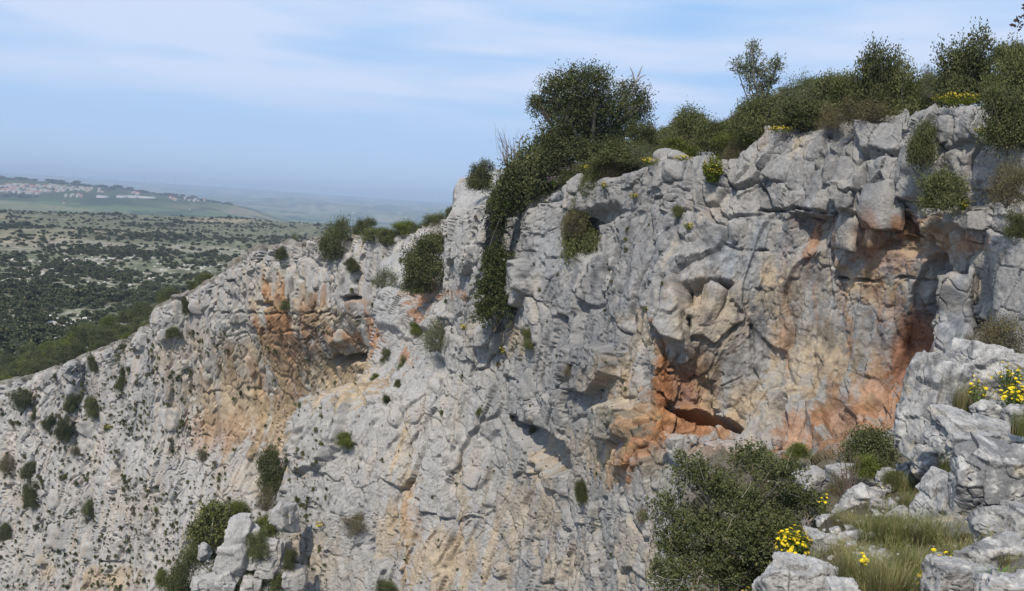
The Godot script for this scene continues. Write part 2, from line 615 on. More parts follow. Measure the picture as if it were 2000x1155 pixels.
func shrub_model(style: String, v: int) -> Array:
	v = v % 4
	var key := style + str(v)
	if stock.has(key): return stock[key]
	var r := RandomNumberGenerator.new()
	r.seed = hash(style) % 1000 + v * 71
	var lobes := []
	for k in 5 + v % 3:
		var a := TAU * (k + r.randf() * 0.7) / (5 + v % 3)
		var d := r.randf_range(0.2, 0.66)
		lobes.append([Vector3(cos(a) * d, r.randf_range(0.35, 0.95), sin(a) * d), Vector3(r.randf_range(0.22, 0.42), r.randf_range(0.2, 0.42), r.randf_range(0.22, 0.42))])
	lobes.append([Vector3(0, 0.6, 0), Vector3(0.5, 0.5, 0.5)])
	for k in 4: lobes.append([Vector3(cos(k * 1.6 + v) * 0.5, 0.18, sin(k * 1.6 + v) * 0.5), Vector3(0.4, 0.3, 0.4)])
	var st: Array = STYLE[style]
	var thin: bool = style == "dry" or style == "grey"
	var f := crown(lobes, 1000 if thin else 1700, 9, st[2], st[3], st[0], st[1], v * 5 + style.length(), 0.33, 0.5 if thin else 0.3, 0.45)
	var b := boughs(lobes, Vector3.ZERO, 0.035, Color(0.16, 0.14, 0.12), v + 40)
	stock[key] = [f, b]
	return stock[key]

# a bush of about this width and height, rooted at a point
func shrub(called: String, label: String, where: Vector3, w: float, h: float, style: String, v: int, group := "", category := "shrub", tilt := Vector3.ZERO) -> Node3D:
	var o := base(called, where)
	tag(o, label, category, group)
	var model := shrub_model(style, v)
	o.rotation = Vector3(tilt.x, v * 1.7 + where.x, tilt.z)
	o.scale = Vector3(w * 0.5, h / 1.32, w * 0.5)
	part("foliage", model[0], M.leaf, o)
	part("stems", model[1], M.bark, o)
	return o

# the same, seen at a place on the rock: cx, cy, width, height as surveyed, d the distance (0: the rock's own there)
func bush(called: String, label: String, cx: float, cy: float, pw: float, ph: float, style: String, v: int, d := 0.0, group := "") -> Node3D:
	var root_y := cy + ph * 0.5
	var z := d
	if z == 0.0:
		var g = hit(cx, cy)
		z = (g[2] if g else 40.0) - pw / F * 8.0
	var p := at(cx, root_y, z)
	var lean := Vector3(sin(cx * 3.1) * 0.3, 0, cos(cy * 2.3) * 0.35) if d == 0.0 else Vector3(sin(cx) * 0.08, 0, cos(cx) * 0.08)
	return shrub(called, label, p, pw / F * z * 1.06, ph / F * z * 1.04, style, v, group, "shrub", lean)

# flowering plant: leafy stems, each ending in a head of small petals
func flower_plant(called: String, label: String, where: Vector3, w: float, h: float, stems: int, head: float, petal: Color, s: int, group := "", green := Color(0.10, 0.14, 0.04), category := "flowering plant") -> Node3D:
	var o := base(called, where)
	tag(o, label, category, group)
	var r := RandomNumberGenerator.new()
	r.seed = s * 101 + 5
	var A := Leaves.new()
	var B := Leaves.new()
	for k in stems:
		var a := r.randf() * TAU
		var d := sqrt(r.randf()) * w * 0.5
		var top := Vector3(cos(a) * d, h * (1.0 - 0.35 * d * d / (w * w * 0.25)) * r.randf_range(0.45, 1.0), sin(a) * d)
		var foot := Vector3(cos(a), 0, sin(a)) * d * 0.35
		var mid := foot.lerp(top, 0.55) + Vector3(0, h * 0.06, 0)
		A.tube(PackedVector3Array([foot, mid, top]), h * 0.008 + 0.001, h * 0.004 + 0.0005, green * 0.8, 4)
		for q in 7:
			var t := r.randf_range(0.1, 0.92)
			var p := foot.lerp(mid, t * 2.0) if t < 0.5 else mid.lerp(top, t * 2.0 - 1.0)
			var dir := (rand_dir(r) + Vector3(0, 0.4, 0)).normalized() * h * r.randf_range(0.08, 0.17)
			A.leaf(p, dir, dir.cross(rand_dir(r)).normalized() * h * 0.018, green * r.randf_range(0.6, 1.3))
		var up := ((top - mid).normalized() + rand_dir(r) * 0.4).normalized()
		var x := up.cross(Vector3(0.3, 0.2, 0.9)).normalized()
		var y := up.cross(x)
		var rings := 1 if head < 0.02 else 2
		var size := head * r.randf_range(0.5, 1.25)
		var hue := r.randf_range(0.6, 1.1)
		for g in rings:
			for q in 8:
				var b := TAU * (q + 0.5 * g) / 8
				var e := (x * cos(b) + y * sin(b) + up * (0.25 + 0.5 * g)).normalized()
				var f := petal * hue
				B.leaf(top, e * size * (1.0 - 0.3 * g), e.cross(up).normalized() * size * 0.24, Color(f.r, f.g, f.b))
	part("stems", A.mesh(), M.leaf, o)
	part("flowers", B.mesh(), M.petal, o)
	return o

# a tuft of grass: blades from one root, arching outward; straw share 0..1
func grass_mesh(w: float, h: float, blades: int, straw: float, s: int) -> ArrayMesh:
	var r := RandomNumberGenerator.new()
	r.seed = s * 57 + 11
	var L := Leaves.new()
	for k in blades:
		var a := r.randf() * TAU
		var d := sqrt(r.randf()) * w * 0.30
		var p := Vector3(cos(a) * d, -0.03, sin(a) * d)
		var out := Vector3(cos(a), 0, sin(a)).lerp(rand_dir(r) * Vector3(1, 0, 1), 0.45)
		var hh := h * r.randf_range(0.45, 1.0)
		var tip := p + out * w * r.randf_range(0.02, 0.28) + Vector3(0, hh, 0)
		var bend := out * w * r.randf_range(0.05, 0.42) + Vector3(0.04 * h, -hh * r.randf_range(0.0, 0.35), 0)
		var wd := Vector3(out.z, 0, -out.x).normalized() * r.randf_range(0.0010, 0.0024)
		var dryness := 1.0 if r.randf() < straw else 0.0
		var c0 := Color(0.075, 0.095, 0.03).lerp(Color(0.22, 0.18, 0.10), dryness) * r.randf_range(0.6, 1.15)
		var c1 := Color(0.125, 0.155, 0.045).lerp(Color(0.27, 0.25, 0.13), dryness) * r.randf_range(0.75, 1.2)
		L.blade(p, tip, bend, wd, c0, c1)
		if dryness > 0.0 and r.randf() < 0.15:
			for q in 4:
				var e := tip + bend - (tip + bend - p) * 0.035 * q
				L.leaf(e, (rand_dir(r) * 0.5 + Vector3(0, 1, 0)).normalized() * 0.025, rand_dir(r) * 0.0016, c1 * 1.1)
	return L.mesh()

func grass(label: String, cx: float, foot_y: float, pw: float, ph: float, d: float, blades: int, straw: float, s: int, group := "grass tufts between the boulders") -> Node3D:
	var g = hit(cx, foot_y) if d == 0.0 else null
	var z: float = g[2] - 0.05 if g else d
	var o := base("grass_tuft", at(cx, foot_y, z))
	tag(o, label, "grass", group)
	part("blades", grass_mesh(pw / F * z, ph / F * z * 1.15, blades, straw, s), M.leaf, o)
	return o

# ================================================================ the scene
func _ready() -> void:
	light_and_air()
	noises()
	materials()
	stain_and_shade_map()
	carve_map()
	cliffs()
	land()
	far_things()
	loose_rocks()
	cliff_plants()
	foreground_plants()
	print("built ", Time.get_ticks_msec(), " ms, nodes ", get_child_count())

func light_and_air() -> void:
	var cam := Camera3D.new()
	cam.name = "camera"
	add_child(cam)
	axes = Basis(Vector3.RIGHT, deg_to_rad(-5.94)) * Basis(Vector3.BACK, deg_to_rad(3.55))
	cam.transform = Transform3D(axes, eye)
	cam.fov = 38.28
	cam.near = 0.1
	cam.far = 60000.0
	cam.current = true
	var env := Environment.new()
	env.background_mode = Environment.BG_SKY
	env.tonemap_mode = Environment.TONE_MAPPER_LINEAR
	env.tonemap_exposure = 1.53
	env.background_energy_multiplier = 1.0
	env.sdfgi_enabled = true
	env.ssao_enabled = true
	env.ssil_enabled = true
	env.fog_enabled = true
	env.fog_density = 0.00014
	env.fog_light_color = Color(0.77, 0.85, 0.95)
	var sky := Sky.new()
	var pan := PanoramaSkyMaterial.new()
	pan.panorama = sky_picture()
	sky.sky_material = pan
	env.sky = sky
	var we := WorldEnvironment.new()
	we.name = "world_environment"
	we.environment = env
	add_child(we)
	var sun := DirectionalLight3D.new()
	sun.name = "sun"
	sun.light_energy = 0.88
	sun.light_color = Color(1.0, 0.955, 0.88)
	sun.light_angular_distance = 1.5
	sun.shadow_enabled = true
	sun.rotation_degrees = Vector3(-50, -26, 0)
	add_child(sun)

# thin high cloud over pale blue, in level streaks
func sky_picture() -> ImageTexture:
	var w := 2048
	var h := 1024
	var a := FastNoiseLite.new()
	a.seed = 5
	a.noise_type = FastNoiseLite.TYPE_SIMPLEX_SMOOTH
	a.fractal_octaves = 3
	a.frequency = 1.0
	var data := PackedByteArray()
	data.resize(w * h * 3)
	for y in h:
		var el := PI * (0.5 - (y + 0.5) / h)
		for x in w:
			var k := (y * w + x) * 3
			if el < -0.03:
				data[k] = 120
				data[k + 1] = 122
				data[k + 2] = 118
				continue
			var az := TAU * ((x + 0.5) / w)
			# level streaks of thin cloud, finer towards the horizon
			var n := a.get_noise_3d(cos(az) * 2.0, el * 16.0, sin(az) * 2.0)
			var m := a.get_noise_3d(cos(az) * 5.0 + 40.0, el * 60.0, sin(az) * 5.0)
			var e := maxf(el, 0.0)
			var clear := Color(0.615, 0.705, 0.815).lerp(Color(0.50, 0.65, 0.82), smoothstep(0.02, 0.16, e)).lerp(Color(0.60, 0.69, 0.83), smoothstep(0.2, 1.2, e))
			var veil := smoothstep(0.05, 0.13, e) * clampf(0.75 + 0.9 * n + 0.3 * m, 0.0, 1.0)
			var c := clear.lerp(Color(0.685, 0.74, 0.83), veil)
			data[k] = int(clampf(c.r, 0, 1) * 255.0)
			data[k + 1] = int(clampf(c.g, 0, 1) * 255.0)
			data[k + 2] = int(clampf(c.b, 0, 1) * 255.0)
	return ImageTexture.create_from_image(Image.create_from_data(w, h, false, Image.FORMAT_RGB8, data))

func noises() -> void:
	make_noise("broad", 0.07, 3)
	make_noise("mid", 0.32, 3)
	make_noise("fine", 1.7, 4)
	make_noise("streak", 0.55, 3)
	make_noise("warp", 0.2, 2)
	make_noise("swell", 0.10, 2)
	make_noise("rough", 0.9, 5)
	make_noise("pits", 1.5, 2)
	make_noise("crack", 1.0, 3)
	make_noise("grain", 9.0, 4)
	make_noise("lichen", 5.0, 5)
	make_noise("clump", 1.0, 2)
	make_noise("flute", 0.24, 3)
	make_noise("land", 0.004, 5)
	make_noise("scrub", 0.012, 4)
	make_noise("field", 0.0011, 4)

func noise_picture(freq: float, octaves: int, lo: Color, hi: Color, s: int, size := 1024) -> NoiseTexture2D:
	var n := FastNoiseLite.new()
	n.seed = s
	n.noise_type = FastNoiseLite.TYPE_SIMPLEX_SMOOTH
	n.frequency = freq
	n.fractal_octaves = octaves
	n.fractal_gain = 0.6
	var t := NoiseTexture2D.new()
	t.width = size
	t.height = size
	t.seamless = true
	t.noise = n
	var g := Gradient.new()
	g.set_color(0, lo)
	g.set_color(1, hi)
	t.color_ramp = g
	return t

func materials() -> void:
	for k in [["rock", 0.32, 4.0], ["stone", 1.6, 1.1]]:
		var m := StandardMaterial3D.new()
		m.vertex_color_use_as_albedo = true
		m.roughness = 0.93
		m.metallic_specular = 0.25
		m.uv1_triplanar = true
		m.uv1_world_triplanar = true
		m.uv1_scale = Vector3.ONE * k[1]
		m.albedo_texture = noise_picture(0.018, 6, Color(0.70, 0.70, 0.71), Color(1, 1, 1), 3)
		m.heightmap_enabled = true
		m.heightmap_scale = k[2]
		m.heightmap_texture = noise_picture(0.014, 7, Color.BLACK, Color.WHITE, 9)
		M[k[0]] = m
	var land_m := StandardMaterial3D.new()
	land_m.vertex_color_use_as_albedo = true
	land_m.roughness = 1.0
	land_m.metallic_specular = 0.1
	M.land = land_m
	var leaf := StandardMaterial3D.new()
	leaf.vertex_color_use_as_albedo = true
	leaf.roughness = 0.8
	leaf.metallic_specular = 0.12
	leaf.cull_mode = BaseMaterial3D.CULL_DISABLED
	leaf.backlight_enabled = true
	leaf.backlight = Color(0.2, 0.23, 0.07)
	M.leaf = leaf
	var petal := StandardMaterial3D.new()
	petal.vertex_color_use_as_albedo = true
	petal.roughness = 0.7
	petal.cull_mode = BaseMaterial3D.CULL_DISABLED
	petal.backlight_enabled = true
	petal.backlight = Color(0.35, 0.3, 0.03)
	M.petal = petal
	var bark := StandardMaterial3D.new()
	bark.vertex_color_use_as_albedo = true
	bark.roughness = 0.95
	M.bark = bark
	for k in [["plaster", Color(0.55, 0.54, 0.52)], ["cream", Color(0.5, 0.46, 0.4)], ["tile", Color(0.62, 0.33, 0.22)], ["white", Color(0.62, 0.62, 0.62)], ["steel", Color(0.42, 0.43, 0.45)]]:
		var m := StandardMaterial3D.new()
		m.albedo_color = k[1]
		m.roughness = 0.8
		M[k[0]] = m

func stain_and_shade_map() -> void:
	var far := [560, 650, 60, 110, 0, .7, 600, 660, 16, 80, 1, .6, 510, 720, 14, 90, 1, .6, 545, 650, 32, 85, 1, .8, 575, 725, 22, 90, 1, .7, 545, 800, 50, 60, 1, .6, 680, 665, 55, 30, 1, .8, 690, 725, 55, 60, 0, .85, 625, 745, 90, 60, 0, .75, 470, 800, 100, 75, 0, .75, 430, 850, 80, 45, 1, .35, 500, 690, 60, 40, 0, .6, 545, 860, 45, 70, 0, .75, 390, 680, 25, 60, 0, .45, 210, 1135, 60, 25, 0, .7, 330, 720, 22, 50, 0, .4, 650, 620, 60, 25, 0, .6, 730, 640, 12, 50, 1, .7, 400, 760, 60, 30, 0, .4, 610, 680, 60, 30, 3, .35, 480, 930, 50, 40, 0, .35, 90, 1120, 20, 40, 0, .5, 520, 600, 30, 15, 0, .6, 690, 588, 40, 10, 1, .5]
	var middle := [825, 595, 22, 45, 1, .85, 845, 560, 14, 25, 1, .8, 882, 570, 22, 10, 1, .6, 795, 690, 8, 30, 1, .7, 700, 760, 20, 10, 0, .5, 790, 980, 26, 140, 0, .75, 800, 1020, 22, 60, 1, .3, 745, 1040, 20, 50, 0, .5, 1020, 1000, 60, 90, 0, .45, 870, 1090, 80, 60, 0, .7, 1150, 870, 60, 60, 0, .45, 1040, 900, 25, 70, 0, .5, 900, 960, 15, 70, 0, .5, 610, 1090, 80, 60, 0, .35, 970, 1090, 30, 80, 0, .5, 1010, 660, 15, 30, 0, .6, 1250, 620, 35, 20, 0, .5, 1200, 700, 30, 20, 0, .4, 1100, 1110, 60, 40, 0, .4, 1080, 500, 30, 60, 5, .3, 920, 640, 20, 30, 0, .3]
	var near := [1290, 770, 35, 65, 1, .9, 1330, 765, 90, 40, 2, .7, 1330, 735, 60, 40, 1, .5, 1265, 860, 40, 70, 1, .85, 1222, 910, 28, 50, 1, .7, 1190, 900, 40, 50, 0, .6, 1340, 825, 110, 35, 1, .9, 1440, 780, 60, 60, 0, .75, 1290, 690, 14, 60, 1, .8, 1200, 740, 50, 40, 0, .6, 1230, 800, 40, 60, 0, .65, 1560, 840, 80, 50, 1, .6, 1640, 825, 70, 70, 1, .6, 1765, 690, 60, 95, 2, .85, 1800, 650, 40, 60, 2, .5, 1700, 765, 70, 60, 1, .65, 1610, 690, 110, 95, 0, .7, 1520, 560, 70, 80, 0, .55, 1582, 475, 12, 55, 1, .75, 1740, 490, 90, 60, 1, .5, 1700, 455, 70, 40, 2, .45, 1805, 470, 80, 45, 0, .75, 1780, 440, 45, 22, 2, .6, 1890, 480, 60, 30, 1, .65, 1700, 560, 80, 40, 0, .6, 1400, 640, 70, 90, 0, .45, 1655, 650, 12, 110, 1, .6, 1535, 680, 12, 70, 1, .5, 1490, 470, 40, 45, 5, .5, 1465, 545, 35, 90, 5, .6, 1600, 590, 30, 110, 3, .45, 1470, 650, 26, 70, 3, .65, 1560, 440, 40, 40, 3, .4, 1690, 640, 50, 25, 3, .4, 1785, 600, 40, 30, 3, .45, 1440, 880, 120, 30, 1, .4, 1860, 640, 50, 60, 5, .6, 1640, 540, 60, 40, 0, .4, 1430, 710, 40, 40, 3, .4, 1560, 760, 60, 20, 0, .5, 1340, 840, 100, 18, 2, .4, 1260, 660, 30, 40, 0, .5, 1290, 920, 30, 40, 4, .4, 1350, 590, 30, 50, 0, .4, 1160, 620, 90, 90, 3, .3, 1250, 480, 70, 70, 3, .3, 1600, 330, 110, 60, 3, .25, 1210, 560, 40, 60, 3, .3, 1690, 360, 40, 50, 3, .3, 1420, 520, 40, 60, 5, .5, 1530, 500, 40, 50, 5, .5, 1640, 600, 18, 90, 5, .5, 1720, 640, 40, 40, 5, .4, 1560, 640, 20, 80, 3, .35, 1440, 620, 26, 80, 3, .35, 1380, 470, 50, 40, 3, .3, 1130, 720, 40, 60, 3, .3, 1500, 600, 60, 60, 3, .22, 1580, 540, 50, 40, 3, .3, 1430, 760, 40, 30, 3, .35, 1360, 640, 30, 40, 3, .3, 1680, 700, 30, 50, 3, .3, 1620, 760, 20, 50, 2, .4, 1530, 810, 12, 50, 2, .5, 1690, 560, 20, 60, 2, .35, 1740, 600, 30, 60, 1, .4, 1300, 740, 20, 40, 2, .5, 1200, 822, 50, 36, 6, .8, 1290, 925, 30, 50, 6, .6, 1870, 600, 60, 80, 3, .5, 1900, 560, 40, 40, 5, .5]  # real stains, plus grey and blue grey shade painted on wall and corner buttress
	rng.seed = 2024
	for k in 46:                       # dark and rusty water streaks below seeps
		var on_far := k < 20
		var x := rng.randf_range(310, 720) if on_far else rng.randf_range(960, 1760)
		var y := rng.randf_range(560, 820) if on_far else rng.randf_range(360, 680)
		stains_and_shade.append([x, y, rng.randf_range(4, 8) if on_far else rng.randf_range(5, 13), rng.randf_range(35, 80) if on_far else rng.randf_range(50, 130), [3, 1, 3, 4, 3, 5][k % 6] if x > 1300 or on_far else [3, 4, 3, 5][k % 4], rng.randf_range(0.3, 0.6)])
	for set in [far, middle, near]:
		for i in range(0, set.size(), 6):
			stains_and_shade.append([float(set[i]), float(set[i + 1]), float(set[i + 2]), float(set[i + 3]), set[i + 4], float(set[i + 5])])

func carve_map() -> void:
	# caves and hollows under overhangs
	cut(0, [645, 703, 662, 695, 690, 693, 712, 690, 708, 703, 680, 712, 655, 714], -3.2, 3.0, 90)
	cut(0, [668, 580, 706, 579, 704, 586, 670, 587], -2.6, 2.0, 90)
	cut(0, [505, 594, 530, 590, 535, 598, 508, 602], -1.4, 3.0, 90)
	cut(0, [1278, 768, 1290, 770, 1325, 798, 1375, 806, 1428, 820, 1440, 830, 1400, 829, 1350, 819, 1320, 808, 1288, 784], -2.6, 3.0, 20, 60)
	cut(0, [1286, 690, 1300, 690, 1340, 715, 1420, 780, 1440, 812, 1380, 800, 1320, 792, 1282, 764], -0.3, 14.0, 20, 60)
	cut(0, [1335, 560, 1405, 548, 1430, 556, 1400, 575, 1345, 600], -1.0, 9.0, 20, 60)
	cut(0, [1000, 830, 1045, 830, 1100, 870, 1105, 925, 1070, 925, 1030, 880], -1.5, 9.0, 20, 60)
	cut(0, [990, 812, 1010, 810, 1012, 835, 998, 836], -1.4, 3.0, 20, 70)
	cut(0, [1115, 420, 1190, 400, 1195, 470, 1150, 505, 1112, 480], -0.9, 12.0, 20, 70)
	cut(0, [1545, 425, 1600, 418, 1625, 430, 1610, 480, 1560, 480], -0.7, 10.0, 20, 60)
	cut(0, [1690, 440, 1760, 432, 1815, 442, 1812, 490, 1760, 500, 1700, 480], -0.25, 7.0, 20, 60)
	cut(0, [1505, 790, 1530, 770, 1535, 850, 1515, 860], -0.5, 5.0, 20, 60)
	cut(0, [1800, 480, 1820, 480, 1828, 600, 1815, 700, 1790, 740, 1800, 640], -0.5, 8.0, 20, 60)
	cut(0, [850, 700, 872, 700, 876, 740, 856, 745], -0.8, 4.0, 40, 90)
	# slabs that stand proud
	cut(0, [598, 786, 690, 776, 672, 860, 640, 910, 580, 925, 566, 900, 580, 830], 1.0, 5.0, 55, 90)
	cut(0, [1005, 515, 1048, 512, 1050, 560, 1030, 600, 1000, 598, 1006, 556], 0.8, 3.0, 40, 70)
	cut(0, [1300, 545, 1332, 545, 1336, 610, 1334, 668, 1300, 660, 1285, 620], 0.6, 4.0, 20, 60)
	cut(0, [1120, 680, 1165, 672, 1225, 690, 1215, 730, 1160, 772, 1112, 760], 0.9, 6.0, 20, 60)
	cut(0, [1165, 800, 1225, 782, 1262, 820, 1240, 860, 1200, 868, 1170, 846], 0.9, 8.0, 20, 60)
	cut(0, [1500, 300, 1640, 250, 1690, 330, 1700, 400, 1620, 418, 1530, 412, 1480, 370], 0.25, 16.0, 20, 60)
	cut(0, [1690, 320, 1800, 300, 1812, 330, 1785, 412, 1700, 420], 0.4, 5.0, 20, 60)
	cut(0, [1640, 372, 1698, 352, 1702, 420, 1690, 424, 1640, 402], 0.4, 4.0, 20, 60)
	cut(0, [1680, 245, 1770, 235, 1790, 300, 1690, 300], 0.5, 8.0, 20, 60)
	cut(0, [925, 640, 960, 618, 985, 650, 980, 672, 940, 676], 1.0, 6.0, 40, 80)
	cut(0, [760, 575, 800, 572, 812, 620, 790, 650, 745, 640, 742, 600], 1.0, 6.0, 60, 95)
	cut(0, [820, 610, 862, 590, 880, 620, 850, 650, 822, 645], 0.8, 6.0, 60, 95)
	cut(0, [1580, 800, 1610, 792, 1620, 850, 1590, 870], 0.6, 6.0, 20, 60)
	cut(0, [1660, 800, 1690, 795, 1695, 840, 1668, 845], 0.5, 6.0, 20, 60)
	cut(0, [1715, 425, 1760, 420, 1772, 455, 1720, 462], 0.4, 4.0, 20, 60)
	cut(0, [1770, 410, 1850, 405, 1852, 450, 1790, 465], 0.5, 4.0, 20, 60)
	cut(0, [1862, 405, 1935, 405, 1940, 445, 1870, 455], 0.5, 4.0, 20, 60)
	# joints
	for c in [[[700, 900, 701, 985, 702, 1010], .9, 3.0], [[672, 790, 662, 850, 650, 890], .8, 3.0], [[1345, 560, 1348, 640, 1330, 680], .9, 4.0], [[1284, 560, 1282, 640, 1288, 700], .8, 4.0], [[1200, 935, 1160, 1030, 1135, 1120, 1128, 1170], .6, 4.0], [[1480, 412, 1560, 408, 1640, 420, 1700, 428], .5, 4.0], [[1640, 545, 1700, 552, 1760, 545, 1810, 560], .5, 4.0], [[850, 800, 830, 830, 800, 870, 805, 900], .6, 4.0], [[880, 640, 930, 560, 960, 470], .4, 4.0], [[1265, 680, 1262, 560], .5, 3.0], [[640, 905, 690, 880, 700, 905], .5, 3.0], [[735, 985, 722, 1060, 724, 1160], .6, 3.0], [[1700, 390, 1702, 330, 1690, 300], .5, 4.0], [[1400, 470, 1440, 488, 1500, 490], .4, 3.0], [[560, 985, 640, 1000, 700, 1015], .4, 3.0], [[1100, 620, 1110, 720, 1105, 800, 1095, 900], .8, 6.0], [[1020, 880, 1060, 960, 1110, 1060, 1125, 1170], .7, 6.0], [[1430, 590, 1470, 640, 1468, 720, 1500, 800], .4, 6.0], [[1823, 545, 1822, 640, 1808, 720], 1.4, 6.0]]:
		cut(1, c[0], c[1], c[2], 20, 95)
	for c in [[[300, 640, 306, 700, 280, 760], 1.4, 5.0], [[160, 720, 152, 800, 150, 870], 1.6, 6.0], [[240, 780, 236, 860, 228, 960], 1.2, 5.0], [[355, 640, 372, 720, 372, 800], .8, 4.0], [[520, 640, 500, 720, 512, 820], .9, 4.0], [[600, 640, 606, 700, 590, 780], .8, 4.0], [[440, 612, 560, 612, 720, 618], .9, 3.0], [[430, 660, 520, 650, 640, 640], .5, 3.0], [[400, 768, 470, 762, 540, 772], .5, 3.0], [[280, 940, 290, 1040, 286, 1130], 1.0, 4.0], [[90, 1050, 104, 1120, 110, 1155], 1.0, 4.0], [[165, 1105, 200, 1098, 250, 1104], .9, 3.0], [[410, 912, 440, 908, 448, 914], .8, 3.0], [[372, 855, 400, 850, 420, 856], .7, 3.0], [[334, 720, 338, 860, 336, 980], .8, 4.0], [[60, 760, 66, 880, 40, 1000], 1.0, 5.0]]:
		cut(1, c[0], c[1], c[2], 95, 300)

# big size, tall ratio, big amp, small size, small amp, rough amp, swell amp, soil share, crack depth
func far_form(q: Vector3) -> PackedFloat32Array:
	var rim := smoothstep(70.0, 0.0, q.y - far_crest(q.x))
	var bay := smoothstep(1.3, 0.6, Vector2((q.x - 530.0) / 200.0, (q.y - 760.0) / 150.0).length())
	return PackedFloat32Array([3.4, 3.0, 0.27 + 0.4 * rim - 0.1 * bay, 1.0, 0.09 + 0.12 * rim, 0.09 + 0.06 * rim, 1.3, 0.6 if q.y < far_crest(q.x) - 3.0 else 0.0, 1.2, 0.6 - 0.35 * bay, 0.4])

func far_crest(x: float) -> float:
	var p := [-200, 800, 0, 757, 60, 740, 130, 715, 190, 690, 250, 672, 300, 640, 310, 610, 350, 585, 430, 545, 490, 498, 560, 488, 690, 470, 790, 465, 900, 432, 1000, 400]
	for i in range(0, p.size() - 2, 2):
		if x < p[i + 2]: return lerpf(p[i + 1], p[i + 3], clampf((x - p[i]) / float(p[i + 2] - p[i]), 0, 1))
	return 400.0

func near_form(q: Vector3) -> PackedFloat32Array:
	var smooth_wall := smoothstep(1.25, 0.75, Vector2((q.x - 1570.0) / 230.0, (q.y - 620.0) / 210.0).length())
	var crest := smoothstep(430.0, 330.0, q.y) * smoothstep(1150.0, 1350.0, q.x)
	var leftward := smoothstep(1180.0, 1000.0, q.x)
	var floor_ := smoothstep(850.0, 905.0, q.y) * smoothstep(1270.0, 1400.0, q.x)
	var low := smoothstep(1320.0, 1220.0, q.x) * smoothstep(480.0, 640.0, q.y)
	var cave := smoothstep(1.2, 0.5, Vector2((q.x - 1350.0) / 130.0, (q.y - 770.0) / 90.0).length())
	return PackedFloat32Array([3.3, 1.7, 0.32 - 0.18 * smooth_wall + 0.03 * crest - 0.10 * low, 1.0, 0.10 - 0.03 * smooth_wall + 0.05 * crest + 0.06 * cave - 0.03 * low, 0.10 - 0.02 * leftward + 0.03 * crest + 0.1 * cave, 0.42 - 0.1 * low, 0.75 * floor_, 1.3 - 0.9 * smooth_wall, 0.1 + 0.22 * leftward, 0.6 - 0.2 * leftward])

func side_form(_q: Vector3) -> PackedFloat32Array:
	return PackedFloat32Array([2.4, 1.6, 0.10, 0.8, 0.05, 0.08, 0.12, 0.0, 1.2, 0.0, 0.75])

func ledge_form(q: Vector3) -> PackedFloat32Array:
	return PackedFloat32Array([1.3, 1.0, 0.06, 0.3, 0.02, 0.06, 0.3, 0.85, 0.5, 0.0, 0.75])

